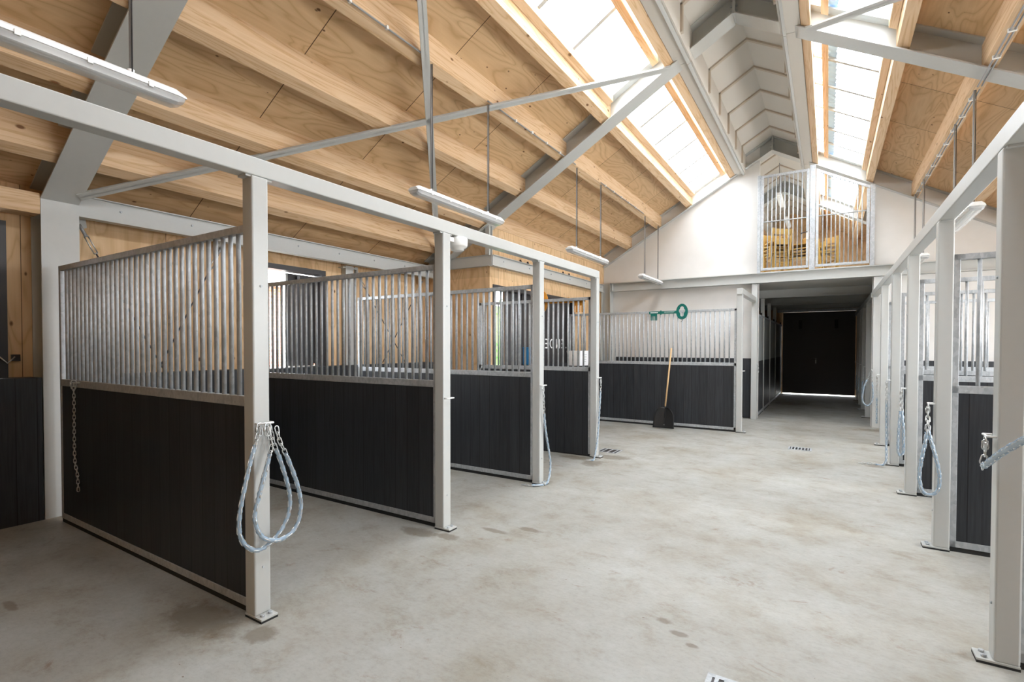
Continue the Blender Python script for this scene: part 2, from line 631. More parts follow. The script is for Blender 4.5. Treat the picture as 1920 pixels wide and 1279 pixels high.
# skylight strips
for sd, nm in ((-1, 'window_1'), (1, 'window_2')):
    g = MB()
    segs = 1
    xa, xb = XR + sd * GA, XR + sd * GB
    SKE = 15.4 if sd < 0 else 17.5
    # corrugated sheet
    pts = []
    ny = 560
    vs, fs = [], []
    for i in range(ny + 1):
        y = SKY0 + (SKE - SKY0) * i / ny
        h = 0.012 * math.sin(i * math.pi / 2 * 1.0)
        vs += [(xa, y, roofz(xa, PLY + .055 + h)), (xb, y, roofz(xb, PLY + .055 + h))]
    for i in range(ny):
        fs.append([2 * i, 2 * i + 1, 2 * i + 3, 2 * i + 2])
    g.add(vs, fs, True)
    w = structure(g.build(nm, M['poly']), 'strip of clear corrugated skylight on the %s roof slope' % ('left' if sd < 0 else 'right'))
    k = 0
    y = 0.65 - .84 * 4
    ys = [2.3, 3.1, 3.95, 4.8, 5.68, 8.28, 9.13, 10.0, 10.9, 11.65, 7.75 if sd < 0 else 6.4, 13.2, 14.0, 14.9, 16.8, 17.7, 18.6]
    for y in ys:
        if abs(y - 7.75) < .01 or y > SKE:
            continue
        b_ = MB()
        slab(b_, sd, GA, GB, y - .028, y + .028, PLY - .01, .05)
        b_.build('glazing_bar', M['frame'], w)
    if sd > 0:
        fl_ = MB()
        vs, fs = [], []
        nf = 440
        for i in range(nf + 1):
            y = SKY0 + (SKE - SKY0) * i / nf
            h = 0.016 * math.sin(i * math.pi / 2)
            o_ = .008 * math.sin(i * math.pi / 2)
            vs += [(XR + 1.0, y, roofz(XR + 1.0, PLY + .02 + h)), (XR + 1.13 + o_, y, roofz(XR + 1.13 + o_, PLY + .02 + h))]
        for i in range(nf):
            fs.append([2 * i, 2 * i + 1, 2 * i + 3, 2 * i + 2])
        fl_.add(vs, fs, True)
        fl_.build('blue_flashing', M['paleblue'], w)

# portals over the skylights and wall openings
for sd in (-1, 1):
    xm = XR + sd * (GA + GB) / 2
    sn = math.atan(SL)
    portal((xm, (SKY0 + (15.4 if sd < 0 else 17.5)) / 2, roofz(xm, PLY + .12)), (0, sd * sn, 0), (GB - GA) / math.cos(sn), (15.4 if sd < 0 else 17.5) - SKY0)

# left wall, with its two door openings
LW = MB()


def wall_x(mb, x0, x1, y0, y1, z0, z1, holes):
    """a wall between x0 and x1 running along y with rectangular holes (ya, yb, za, zb)"""
    ys = sorted(set([y0, y1] + [h[0] for h in holes] + [h[1] for h in holes]))
    for a, b in zip(ys[:-1], ys[1:]):
        hs = [h for h in holes if h[0] < (a + b) / 2 < h[1]]
        if not hs:
            mb.box(x0, a, z0, x1, b, z1)
        else:
            h = hs[0]
            if h[2] > z0 + .001:
                mb.box(x0, a, z0, x1, b, h[2])
            if h[3] < z1 - .001:
                mb.box(x0, a, h[3], x1, b, z1)


OP0 = (0.25, 1.48, 0.0, 2.74)
OP1 = (3.83, 4.94, 0.0, 2.72)
wall_x(LW, XL - .12, XL, Y0, 7.3, 0, 3.16, [OP0, OP1])
structure(LW.build('wall_left', M['plyw']), 'plywood side wall behind the left stalls')
BX = -4.95
BY = 7.19
OP2 = (7.28, 10.62, 0.0, 2.68)
BW = MB()
wall_x(BW, BX - .12, BX, BY, 12.4, 0, roofz(BX, PLY) + .02, [OP2])
BW.prism([(XL - .02, BY, 0), (BX - .12, BY, 0), (BX - .12, BY, roofz(BX - .12, PLY)), (XL - .02, BY, roofz(XL - .02, PLY))], (0, .10, 0))
structure(BW.build('wall_bay', M['plyw']), 'plywood wall of the bay that steps inwards on the left')

# gable wall: white, opening below for the passage and above for the loft gates
GL, GR, GT = -1.32, 0.74, 2.96
gw = MB()


def gable(mb, xa, xb, zb, y0, th):
    zt = [roofz(xa, 0.31), roofz(xb, 0.31)]
    pts = [(xa, y0, zb), (xb, y0, zb), (xb, y0, zt[1])]
    if xa < XR < xb:
        pts.append((XR, y0, roofz(XR, 0.31)))
    pts.append((xa, y0, zt[0]))
    mb.prism(pts, (0, th, 0))


gable(gw, BX - .1, GL, 0, Y3, .14)
gable(gw, GR, XW + .05, 0, Y3, .14)
structure(gw.build('wall_back', M['white']), 'white rendered gable wall around the passage and the loft gates')
# loft floor slab over the passage
lf = MB().box(BX, Y3 - .02, 3.0, XW, YE, 3.24)
structure(lf.build('ceiling', M['board']), 'underside of the loft floor over the passage')
# loft side walls, end wall
ew = MB()
gable(ew, XL, XW, 3.24, YE, .15)
structure(ew.build('wall_end', M['plyw']), 'plywood end wall of the loft')
lw2 = MB()
lw2.box(XL - .12, 12.54, 0, XL, YE, 3.15)
structure(lw2.build('wall_left', M['plyw']), 'plywood side wall of the far part')
# knee wall boards in the loft (white, left)
kw = MB()
kw.prism([(-2.45, 12.56, 3.24), (-2.45, 12.56, 5.02), (-2.5, 12.56, 5.02), (-2.5, 12.56, 3.24)], (0, YE - 12.6, 0))
structure(kw.build('wall_loft', M['white']), 'white wall on the left side of the loft')
kw = MB()
kw.prism([(1.25, 12.56, 3.24), (1.25, 12.56, 4.72), (1.3, 12.56, 4.70), (1.3, 12.56, 3.24)], (0, YE - 12.6, 0))
structure(kw.build('wall_loft', M['white']), 'white wall on the right side of the loft')
# passage end wall
pe = MB().box(-3.4, 19.66, 0, GL - .0, 19.86, 3.0).box(GR + .0, 19.66, 0, 4.26, 19.86, 3.0).box(GL - .0, 19.66, 2.76, GR + .0, 19.86, 3.0)
structure(pe.build('wall_end', M['plyw']), 'plywood end wall of the passage around the double door')
pw = MB().box(-3.3, 12.54, 0, -3.2, 19.72, 3.0)
structure(pw.build('wall_passage', M['darkg']), 'dark wall behind the stall fronts of the passage')
# right wall and wall behind the camera
rw = MB()
ROP_ADDED = [(2.45, 3.38, 0.3, 2.95), (3.6, 5.0, 1.25, 2.95), (5.35, 6.8, 1.25, 2.95), (7.4, 10.6, 1.25, 2.95)]  # unseen openings, added so daylight from the right brightens the left posts
wall_x(rw, XW, XW + .12, Y0, YE, 0, 3.14, ROP_ADDED)
for h_ in ROP_ADDED:
    portal((XW + .1, (h_[0] + h_[1]) / 2, (h_[2] + h_[3]) / 2), (0, R(90), 0), h_[3] - h_[2], h_[1] - h_[0])
structure(rw.build('wall_right', M['plyw']), 'plywood side wall behind the right stalls')
fw = MB()
gable(fw, XL, XW, 3.1, Y0 - .12, .12)
fw.box(XL, Y0 - .12, 0, XW, Y0, 3.1)
structure(fw.build('wall_front', M['plyw']), 'plywood wall behind the viewer')

# ------------------------------------------------------------------ outside
gr = MB().box(-40, -12, -.25, 30, 45, -.16)
structure(gr.build('floor', M['pave']), 'pale paving outside the building')

hb = thing('house', 'red brick house outside, seen through the open door behind the second stall', 'house', (-13, 9, -.16))
h = MB()
wall_x(h, -17, -12.6, 5.6, 10.3, -.16, 3.2, [])
h.build('wall', M['brick'], hb)
MB().prism([(-17.3, 5.4, 3.2), (-12.3, 5.4, 3.2), (-14.8, 5.4, 5.0)], (0, 5.1, 0)).build('roof', M['roofm'], hb)
MB().box(-12.62, 6.6, .9, -12.57, 7.5, 2.2).build('window', M['dark'], hb)
hd = MB()
rng = random.Random(3)
bmh = bmesh.new()
for i in range(2600):
    x = rng.uniform(-10.6, -9.5)
    y = rng.uniform(11.0, 19.5)
    z = rng.uniform(.0, 3.3)
    s_ = rng.uniform(.05, .12)
    a1, a2 = rng.uniform(0, 6.28), rng.uniform(-1, 1)
    d1 = Vector((math.cos(a1), math.sin(a1), a2)).normalized() * s_
    d2 = d1.orthogonal().normalized() * s_ * .5
    p = Vector((x, y, z))
    hd.add([p - d1, p - d2, p + d1, p + d2], [(0, 1, 2, 3)])
hd.box(-10.5, 11.0, -.16, -9.75, 19.5, 3.0)
tag(hd.build('hedge', M['leaf']), 'tall green hedge outside, seen through the open bay door', 'hedge')

# ------------------------------------------------------------------ steel frames
FN = {0: 'frame nearest the viewer', 1: 'middle frame', 2: 'frame at the white gable wall', 3: 'frame inside the loft'}


def rafter(name, side, yf, label, x_out=5.31, width=FW, parent=None):
    """I-section following one roof slope from the ridge to the eaves"""
    xo = XR + side * x_out
    xi = XR + side * 0.012
    t = thing(name, label, 'rafter', (XR, yf + width / 2, 0 + roofz(XR)), 'steel rafters of the portal frames')
    ym = yf + width / 2

    def plate(a, b, ya, yb):
        m = MB()
        return m.prism([(xi, ya, roofz(xi, a)), (xo, ya, roofz(xo, a)), (xo, ya, roofz(xo, b)), (xi, ya, roofz(xi, b))], (0, yb - ya, 0))
    plate(0, .016, yf, yf + width).build('lower_flange', M['frame'], t)
    plate(.016, .292, ym - .005, ym + .005).build('web', M['frame'], t)
    plate(.292, .308, yf, yf + width).build('upper_flange', M['frame'], t)
    # end plate with bolts
    e = MB().box(XR, yf + .02, roofz(XR, -.0), XR + side * .016, yf + width - .02, roofz(XR, .30))
    ep = e.build('end_plate', M['frame'], t)
    for z in (.05, .12, .20, .25):
        for y in (ym - .07, ym + .07):
            MB().cyl((XR + side * .016, y, ZR + z), (XR + side * .04, y, ZR + z), .013, 6).build('bolt', M['galv'], ep)
    return t


def ipost(name, x_in, side, yf, z1, label, width=FW, depth=.27, zw=None):
    """H-section column: inner flange at x_in, body going outwards"""
    t = thing(name, label, 'column', (x_in, yf + width / 2, 0), 'steel columns of the portal frames')
    ym = yf + width / 2
    xo = x_in + side * depth
    MB().box(x_in, yf, 0, x_in + side * .014, yf + width, z1).build('inner_flange', M['frame'], t)
    MB().box(x_in + side * .014, ym - .005, 0, xo - side * .014, ym + .005, z1 - .02).build('web', M['frame'], t)
    MB().box(xo - side * .014, yf, 0, xo, yf + width, z1 - .08).build('outer_flange', M['frame'], t)
    return t


for i, yf in enumerate((F1, F2, F3, 15.75)):
    xo = 5.31 if i in (0, 1) else 3.85 if i == 2 else 2.2
    for sd in (-1, 1):
        if i == 1 and sd < 0:
            xo = 5.2
        elif i == 1:
            xo = 5.31
        rafter('steel_rafter', sd, yf, 'grey steel roof rafter on the %s slope of the %s' % ('left' if sd < 0 else 'right', FN[i]), xo)
XC = XR - 5.03
ipost('steel_column', XC, -1, F1, roofz(XC) - .002, 'grey steel column against the left wall beside the nearest stall partition')
ipost('steel_column', XR + 5.03, 1, F1, roofz(XC) - .002, 'grey steel column against the right wall, nearest frame')
ipost('steel_column', XR + 5.03, 1, F2, roofz(XC) - .002, 'grey steel column against the right wall, middle frame')
# slim column on the corner of the bay
t = thing('steel_column', 'slim grey column standing on the corner of the plywood bay', 'column', (-4.88, 7.10, 3.16))
MB().box(BX + .0, 7.15, 3.16, BX + .08, 7.162, roofz(-4.9) + .01).build('flange', M['frame'], t)
MB().box(BX + .036, 7.07, 3.16, BX + .044, 7.15, roofz(-4.9) + .01).build('web', M['frame'], t)
MB().box(BX + .0, 7.058, 3.16, BX + .08, 7.07, roofz(-4.9) + .01).build('flange', M['frame'], t)

# columns under the big gable beam
def rhs(name, x0, y0, z0, x1, y1, z1, label, m='frame', cat='column', group=None):
    return tag(MB().box(x0, y0, z0, x1, y1, z1, .006).build(name, M[m]), label, cat, group)


rhs('steel_column', -1.44, 12.24, 0, -1.325, 12.395, 2.985, 'grey steel column on the left edge of the dark passage')
rhs('steel_column', .745, 12.24, 0, .885, 12.395, 2.985, 'grey steel column on the right edge of the dark passage')
t = thing('steel_column', 'grey steel H column in the corner between bay and white wall', 'column', (-4.75, 12.3, 0))
MB().box(-4.93, 12.18, 0, -4.918, 12.395, 3.2).build('flange', M['frame'], t)
MB().box(-4.918, 12.28, 0, -4.70, 12.29, 3.2).build('web', M['frame'], t)
MB().box(-4.70, 12.18, 0, -4.688, 12.395, 3.2).build('flange', M['frame'], t)
# big gable beam
t = thing('gable_beam', 'long grey steel beam across the white gable wall below the loft gates', 'beam', (-.4, 12.3, 2.99))
MB().box(-4.685, 12.19, 2.99, 4.2, 12.395, 3.005).build('lower_flange', M['frame'], t)
MB().box(-4.685, 12.30, 3.005, 4.2, 12.312, 3.19).build('web', M['frame'], t)
MB().box(-4.685, 12.19, 3.19, 4.2, 12.395, 3.205).build('upper_flange', M['frame'], t)
MB().box(-4.66, 12.195, 3.005, -4.648, 12.30, 3.19).build('stiffener', M['frame'], t)
# passage ceiling beams
for y, w in ((13.9, 'front'), (16.4, 'middle'), (18.4, 'rear')):
    t = thing('passage_beam', 'grey steel beam across the passage ceiling, %s one' % w, 'beam', (-.3, y, 2.8), 'beams across the passage ceiling')
    MB().box(-3.15, y, 2.80, 3.0, y + .18, 2.815).build('lower_flange', M['frame'], t)
    MB().box(-3.15, y + .085, 2.815, 3.0, y + .095, 2.998).build('web', M['frame'], t)

# ------------------------------------------------------------------ eaves channels
def channel_y(x, side, y0, y1, z0, z1, label, nb=8):
    """channel running along y, opening towards the wall, face towards the hall at x"""
    t = thing('eaves_channel', label, 'channel', (x, (y0 + y1) / 2, z0))
    d = side * .07
    m = MB()
    m.box(x, y0, z0, x + side * .008, y1, z1)
    wb = m.build('web', M['frame'], t)
    MB().box(x + .035, y0, z0, x + d, y1, z0 + .01).build('lower_flange', M['frame'], t)
    MB().box(x + .035, y0, z1 - .01, x + d, y1, z1).build('upper_flange', M['frame'], t)
    for k in range(nb):
        y = y0 + .35 + (y1 - y0 - .5) * k / max(1, nb - 1)
        MB().cyl((x, y, (z0 + z1) / 2 + .02), (x - side * .012, y, (z0 + z1) / 2 + .02), .012, 6).build('bolt', M['galv'], wb)
    return t


channel_y(-6.13, -1, F1 + FW, BY, 2.84, 3.05, 'long grey steel channel along the top of the left wall')
tag(MB().box(-6.30, Y0, 2.80, -6.10, F1 - .002, 2.99, .004).build('eaves_timber', M['beam']), 'pale timber along the eaves left of the nearest column', 'beam')
bc = channel_y(BX + .073, -1, BY - .02, 12.18, 2.98, 3.17, 'grey steel channel along the plywood bay above its doorway', 6)
for y in (8.15, 8.42, 9.95, 10.25, 11.6):
    MB().prism([(BX + .02, y, 3.17), (BX + .02, y + .07, 3.17), (BX + .02, y, 3.23)], (.03, 0, 0)).build('bracket', M['darkg'], bc)
t = thing('eaves_channel', 'grey steel channel across the side of the plywood bay', 'channel', (-5.6, 7.17, 2.98))
MB().box(-6.1, 7.15, 2.98, BX + .065, 7.158, 3.17).build('web', M['frame'], t)
MB().box(-6.1, 7.12, 2.98, BX + .03, 7.19, 2.99).build('lower_flange', M['frame'], t)
MB().box(-6.1, 7.12, 3.16, BX + .03, 7.19, 3.17).build('upper_flange', M['frame'], t)

# ------------------------------------------------------------------ timber purlins
BAYS = [(Y0, F1 + .135, 'over the viewer'), (F1 + .145, F2 + .135, 'before the middle frame'),
        (F2 + .145, F3 + .135, 'beyond the middle frame'), (F3 + .145, 15.75 + .135, 'in the loft front'),
        (15.9, YE, 'in the loft rear')]
PUR = [(1.68, 1.79, .05, .30), (2.40, 2.50, .05, .30), (3.14, 3.24, .05, .30), (3.87, 3.97, .05, .30), (4.58, 4.68, .05, .30)]
for sd in (-1, 1):
    sdn = 'left' if sd < 0 else 'right'
    for bi, (ya, yb, bn) in enumerate(BAYS):
        if bi > 2:
            use = PUR[:1]
        else:
            use = PUR
        for pi, (a, b, o0, o1) in enumerate(use):
            if bi == 2 and sd < 0 and pi > 3:
                continue
            m = MB()
            xa, xb = XR + sd * a, XR + sd * b
            # keep a vertical-sided timber
            zt = min(roofz(xa, PLY), roofz(xb, PLY))
            zb_ = roofz((xa + xb) / 2, o0)
            m.prism([(xa, ya, roofz(xa, o0)), (xb, ya, roofz(xb, o0)), (xb, ya, roofz(xb, PLY)), (xa, ya, roofz(xa, PLY))], (0, yb - ya, 0))
            nm = 'edge' if pi == 0 else ORD[pi - 1]
            wh = 'at the lower edge of the %s skylight' % sdn if pi == 0 else '%s below the %s skylight' % (ORD[pi - 1], sdn)
            tag(m.build('roof_purlin', M['beam']), 'pale timber purlin %s, %s' % (wh, bn), 'purlin', 'timber roof purlins')
        # upper purlin, skylight jambs, white box and battens of the ridge
        m = MB()
        xa, xb = XR + sd * .75, XR + sd * .85
        m.prism([(xa, ya, roofz(xa, .03)), (xb, ya, roofz(xb, .03)), (xb, ya, roofz(xb, PLY)), (xa, ya, roofz(xa, PLY))], (0, yb - ya, 0))
        tag(m.build('roof_purlin', M['beam']), 'pale timber purlin at the upper edge of the %s skylight, %s' % (sdn, bn), 'purlin', 'timber roof purlins')
        for a, b, w in ((.955, 1.03, 'upper'), (1.60, 1.675, 'lower')):
            m = MB()
            slab(m, sd, a, b, ya + .1, yb - .12, PLY - .10, .10)
            tag(m.build('skylight_curb', M['beam']), 'narrow timber curb at the %s side of the %s skylight, %s' % (w, sdn, bn), 'curb', 'timber curbs of the skylights')
        t = thing('ridge_casing', 'white boxed casing beside the %s skylight, %s' % (sdn, bn), 'casing', (XR + sd * .6, ya, 5.3), 'white casings along the ridge')
        m = MB()
        xa, xb = XR + sd * .53, XR + sd * .55
        m.box(xa, ya + .0, 5.46, xb, yb, roofz(xa, PLY))
        m.build('side_board', M['board'], t)
        m = MB()
        xa, xb = XR + sd * .555, XR + sd * .745
        m.prism([(xa, ya, 5.46), (xb, ya, roofz(xb, .03)), (xb, ya, roofz(xb, .05)), (xa, ya, 5.49)], (0, yb - ya, 0))
        m.build('soffit_board', M['board'], t)
        m = MB()
        m.prism([(xa, ya, 5.46), (xa, ya, 5.44), (XR + sd * .59, ya, 5.425), (XR + sd * .59, ya, 5.445)], (0, yb - ya, 0))
        m.build('edge_strip', M['steel'], t)
    # chevron battens
for k in range(-12, 14):
    y = 8.22 + .872 * k
    if y < Y0 + .2 or y > 19.5 or any(f - .12 < y < f + .38 for f in (F1, F2, F3, 15.75)):
        continue
    t = thing('ridge_batten', 'cream chevron batten on the white ridge ceiling, %s %d frame' % ('x', k), 'batten', (XR, y, 6.1), 'cream battens along the ridge ceiling')
    wh = ('over the viewer' if y < F1 else 'before the middle frame' if y < F2 else 'beyond the middle frame' if y < F3 else 'inside the loft')
    t['_y'] = y
    t['_wh'] = wh
    for sd in (-1, 1):
        m = MB()
        xa = XR + sd * .53
        m.prism([(XR, y, roofz(XR, PLY - .03)), (xa, y, roofz(xa, PLY - .03)), (xa, y, roofz(xa, PLY)), (XR, y, roofz(XR, PLY))], (0, .055, 0))
        m.build('sloping_strip', M['batten'], t)
        MB().box(XR + sd * .50, y, 5.50, XR + sd * .53, y + .055, roofz(xa, PLY)).build('upright_strip', M['batten'], t)
bat = [o for o in COL.objects if o.name.startswith('ridge_batten')]
cnt = {}
for o in sorted(bat, key=lambda q: q['_y']):
    wh = o['_wh']
    cnt[wh] = cnt.get(wh, 0) + 1
    o['label'] = 'cream chevron batten of the ridge ceiling, %s %s' % (ORD[cnt[wh] - 1], wh)

# ------------------------------------------------------------------ roof bracing
def brace(p0, p1, label, w=.085, t_=.012, g='flat steel roof braces'):
    t = thing('roof_brace', label, 'brace', p0, g)
    a, b = Vector(p0), Vector(p1)
    d = (b - a).normalized()
    n = Vector((SL * (1 if p0[0] < XR else -1) * -1, 0, 1)).normalized()
    s_ = d.cross(n).normalized() * w / 2
    h_ = n * t_
    MB().prism([a - s_, a + s_, a + s_ + h_, a - s_ + h_], b - a).build('flat', M['frame'], t)
    MB().prism([a - s_ * .12, a + s_ * .12, a + s_ * .12 + n * .06, a - s_ * .12 + n * .06], b - a).build('rib', M['frame'], t)
    # slim gusset plates at both ends
    for q, dd in ((a, d), (b, -d)):
        MB().prism([q - s_ * 1.3 + n * .013, q + s_ * 1.3 + n * .013, q + s_ * 1.1 + dd * .12 + n * .013, q - s_ * 1.1 + dd * .12 + n * .013], n * .006).build('gusset', M['frame'], t)
    return t


def rp(x, y, off=-.01):
    return (x, y, roofz(x, off))


brace(rp(-6.0, F1 + FW - .03), rp(-1.88, F2 + .03), 'flat grey brace rising from the nearest column to the middle frame')
brace(rp(-5.95, F2 + .03), rp(-1.9, F1 + FW), 'flat grey brace crossing steeply in front of the left roof slope', .085)
brace(rp(-.25, F2 + .03), rp(3.9, F1 + FW), 'flat grey brace on the right roof slope')

# ------------------------------------------------------------------ stall posts with foot plates
def post_proto(x0, y0, z1, label, side):
    """side=+1: foot plate points to +x (left row), -1: to -x (right row)"""
    t = thing('stall_post', label, 'post', (x0 + .05, y0 + .05, 0), 'grey stall posts')
    sh = MB().box(x0, y0, .022, x0 + .1, y0 + .1, z1, .009).build('shaft', M['steel'], t)
    xa, xb = (x0, x0 + .165) if side > 0 else (x0 - .065, x0 + .1)
    fpl = MB().box(xa, y0 - .002, .012, xb, y0 + .102, .024, .002).build('foot_plate', M['steel'], t)
    MB().box(xa, y0 - .002, 0, xb, y0 + .102, .012).build('rubber_pad', M['rubber'], t)
    xc = x0 + .13 if side > 0 else x0 - .032
    for y in (y0 + .025, y0 + .075):
        MB().cyl((xc, y, .024), (xc, y, .036), .012, 6).build('bolt', M['galv'], fpl)
    # screws in the shaft face
    xf = x0 + .1 if side > 0 else x0
    for z in (.30, 1.95):
        MB().cyl((xf, y0 + .05, z), (xf + side * .006, y0 + .05, z), .007, 8).build('screw', M['galv'], sh)
    # tie bar: a small rail standing off the face
    h = MB().tube([(xf, y0 + .012, 1.15), (xf + side * .035, y0 + .012, 1.15), (xf + side * .035, y0 + .1, 1.15), (xf, y0 + .1, 1.15)], .006, 8)
    h.build('tie_bar', M['lampw'], t)
    MB().box(x0 + .01, y0 - .03, z1 - .012, x0 + .09, y0 + .13, z1, .001).build('head_plate', M['steel'], t)
    return t


LY = [1.68, 3.38, 5.10, 6.78]
PX = -2.91
LT = 2.585
pl = post_proto(PX, LY[0], LT, 'grey stall post with two looped chains, nearest on the left', 1)
lab = ['', 'grey stall post on the left carrying the white drum at its top', 'grey stall post on the left, third from the viewer, its chain trailing on the floor',
       'grey stall post at the far end of the left overhead beam']
for i in (1, 2, 3):
    c_ = copy_tree(pl, (PX + .05, LY[i] + .05, 0))
    c_['label'] = lab[i]
RX = .72
RY = [1.68, 3.41, 5.13, 6.86, 8.45, 10.08]
prr = post_proto(RX, RY[1], LT, 'large grey stall post at the right edge of the view', -1)
rlab = {0: 'grey stall post just outside the right edge, next to the viewer', 2: 'grey stall post on the right with one wide looped chain', 3: 'grey stall post on the right with the narrow doubled chain',
        4: 'grey stall post on the right with its chain end lying on the floor', 5: 'grey stall post on the right, last before the column of the white gable'}
for i in (0, 2, 3, 4, 5):
    c_ = copy_tree(prr, (RX + .05, RY[i] + .05, 0))
    c_['label'] = rlab[i]
for i, y in enumerate((13.95, 15.6, 16.85, 18.3)):
    c_ = copy_tree(prr, (RX + .05, y, 0))
    c_['label'] = 'shaded grey stall post on the right inside the passage, %s behind the gable' % ORD[i]
# far left stall post and short beam
fp = copy_tree(pl, (-1.40, 10.25, 0))
fp['label'] = 'grey stall post beside the partition with the green key'


def beam_y(x0, y0, z0, x1, y1, z1, label):
    t = thing('overhead_beam', label, 'beam', ((x0 + x1) / 2, y0, z0))
    MB().box(x0, y0, z0, x1, y1, z1, .006).build('tube', M['steel'], t)
    return t


beam_y(PX, Y0 + .05, LT, PX + .1, LY[3] + .1, 2.69, 'long grey overhead beam on top of the left stall posts')
beam_y(RX, Y0 + .05, LT, RX + .1, 12.23, 2.69, 'long grey overhead beam on top of the right stall posts')
beam_y(RX, 12.42, LT, RX + .1, 19.6, 2.69, 'grey overhead beam inside the passage on its right side')
beam_y(-1.45, 10.2, LT, -1.35, 12.23, 2.69, 'short grey beam between the far stall post and the gable column')

# ------------------------------------------------------------------ stall partitions
def partition(x0, x1, y, label, loc, nbars, top=2.32, mid=1.30, post_side=None, bottom=True):
    """grille partition in the plane y, between x0 and x1"""
    t = thing('stall_partition', label, 'partition', (x0, y, 0), 'stall partitions')
    w = .04
    MB().box(x0, y - w / 2, top - .045, x1, y + w / 2, top, .003).build('top_rail', M['galv'], t)
    MB().box(x0, y - w / 2, mid - .06, x1, y + w / 2, mid, .003).build('middle_rail', M['galv'], t)
    if bottom:
        MB().box(x0, y - w / 2, .035, x1, y + w / 2, .085, .003).build('bottom_rail', M['galv'], t)
    else:
        MB().box(x0 + .04, y - .016, .02, x1 - .04, y + .016, .09, .003).build('bottom_rail', M['plank'], t)
    MB().box(x0, y - .014, 0, x1, y + .014, .034).build('rubber_strip', M['rubber'], t)
    for k, x in enumerate((x0, x1 - .04)):
        m = 'galv' if bottom else ('galv' if k == 0 else 'galv')
        MB().box(x, y - w / 2, .035, x + .04, y + w / 2, top - .001, .003).build('end_post', M[m], t)
    MB().box(x0 + .04, y - .016, .086, x1 - .04, y + .016, mid - .061).build('plank_panel', M['plank'], t)
    n = nbars
    for i in range(n):
        x = x0 + .04 + (x1 - x0 - .08) * (i + 1) / (n + 1)
        MB().cyl((x, y, mid), (x, y, top - .045), .014, 10).build('bar', M['galv'], t)
    return t


P1 = partition(-5.90, -2.912, 1.73, 'nearest stall partition on the left, steel bars over black planks', None, 33)
P2 = copy_tree(P1, (-5.90, 3.43, 0))
P2['label'] = 'stall partition on the left between the first and third partition, steel bars over black planks'
P3 = copy_tree(P1, (-5.90, 5.15, 0))
P3['label'] = 'third stall partition on the left, its bars in front of the plywood bay'
P4 = partition(-4.90, -2.912, 6.83, 'fourth stall partition on the left, with the orange key on its top rail', None, 22, bottom=False)
P5 = partition(-4.90, -1.452, 10.25, 'wide stall partition at the back with the green key on its rail and the shovel leaning on it', None, 38)
R1p = partition(.822, 4.0, 3.46, 'stall partition behind the large post at the right edge', None, 26)
for i in (2, 3, 4, 5):
    c_ = copy_tree(R1p, (.822, RY[i] + .05, 0))
    c_['label'] = 'stall partition of the right row attached to the %s stall post from the right edge' % ORD[i - 1]

# kick boards on the left wall
def kick(x, y0, y1, z1, label, ledge=True):
    t = thing('kick_board', label, 'wall board', (x, y0, 0), 'black kick boards on the walls')
    MB().box(x - .035, y0, 0, x, y1, z1).build('planks', M['plank'], t)
    if ledge:
        MB().box(x - .26, y0 + .01, z1 - .02, x - .036, y1 - .01, z1).build('ledge', M['plank'], t)
    return t


kick(-6.10, Y0 + .02, F1 - .01, 1.31, 'black plank kick board left of the nearest column')
kick(-6.10, F1 + FW + .01, BY - .02, 1.31, 'black plank kick board along the wall behind the left stalls')
kick(BX + .06, BY + .05, 12.15, 1.24, 'black plank kick board below the bay doorway', False)
t = thing('kick_board', 'black plank kick board on the white wall behind the green key', 'wall board', (-3, 12.36, 0), 'black kick boards on the walls')
MB().box(-4.6, 12.35, .02, -1.45, 12.395, 1.34).build('planks', M['plank'], t)
t = thing('kick_board', 'black plank kick board on the white wall behind the right stalls', 'wall board', (2.5, 12.36, 0), 'black kick boards on the walls')
MB().box(.9, 12.35, .02, 4.2, 12.395, 1.34).build('planks', M['plank'], t)

# ------------------------------------------------------------------ door frames and doors of the left wall
def door_frame(name, x, y0, y1, z1, label, depth=.16):
    o = MB()
    o.box(x - depth, y0, 0, x + .015, y0 + .07, z1)
    o.box(x - depth, y1 - .07, 0, x + .015, y1, z1)
    o.box(x - depth, y0 + .07, z1 - .07, x + .015, y1 - .07, z1)
    return structure(o.build(name, M['dark']), label)


f0 = door_frame('door_1', XL, OP0[0], OP0[1], OP0[3], 'dark framed stable door at the left edge of the view')
f1 = door_frame('door_2', XL, OP1[0], OP1[1], OP1[3], 'dark framed open stable door behind the second stall')
f2 = door_frame('door_3', BX, OP2[0], OP2[1], OP2[3], 'dark framed doorway in the plywood bay', .2)
MB().box(XL - .12, .34, .02, XL - .07, 1.36, 2.66).build('door_leaf', M['dark'], f0)
MB().box(XL - .12, 1.365, 1.32, XL - .08, 1.40, 2.0).build('painted_gap_light', M['blue'], f0)  # solid blue strip, painted in for the bluish light at the door gap
t = MB().tube([(XL + .03, 1.42, 1.50), (XL + .04, 1.47, 1.44), (XL + .04, 1.52, 1.50)], .006, 6)
t.build('door_chain', M['zinc'], f0)
MB().box(XL + .0, 1.50, 1.46, XL + .03, 1.56, 1.52).build('latch', M['dark'], f0)
# lower half doors
MB().box(XL - .13, OP1[0] + .07, .02, XL - .08, OP1[1] - .07, 1.27).build('half_leaf', M['dark'], f1)
MB().box(XL - .15, OP1[0] + .07, 1.27, XL - .05, OP1[1] - .07, 1.31).build('sill', M['frame'], f1)
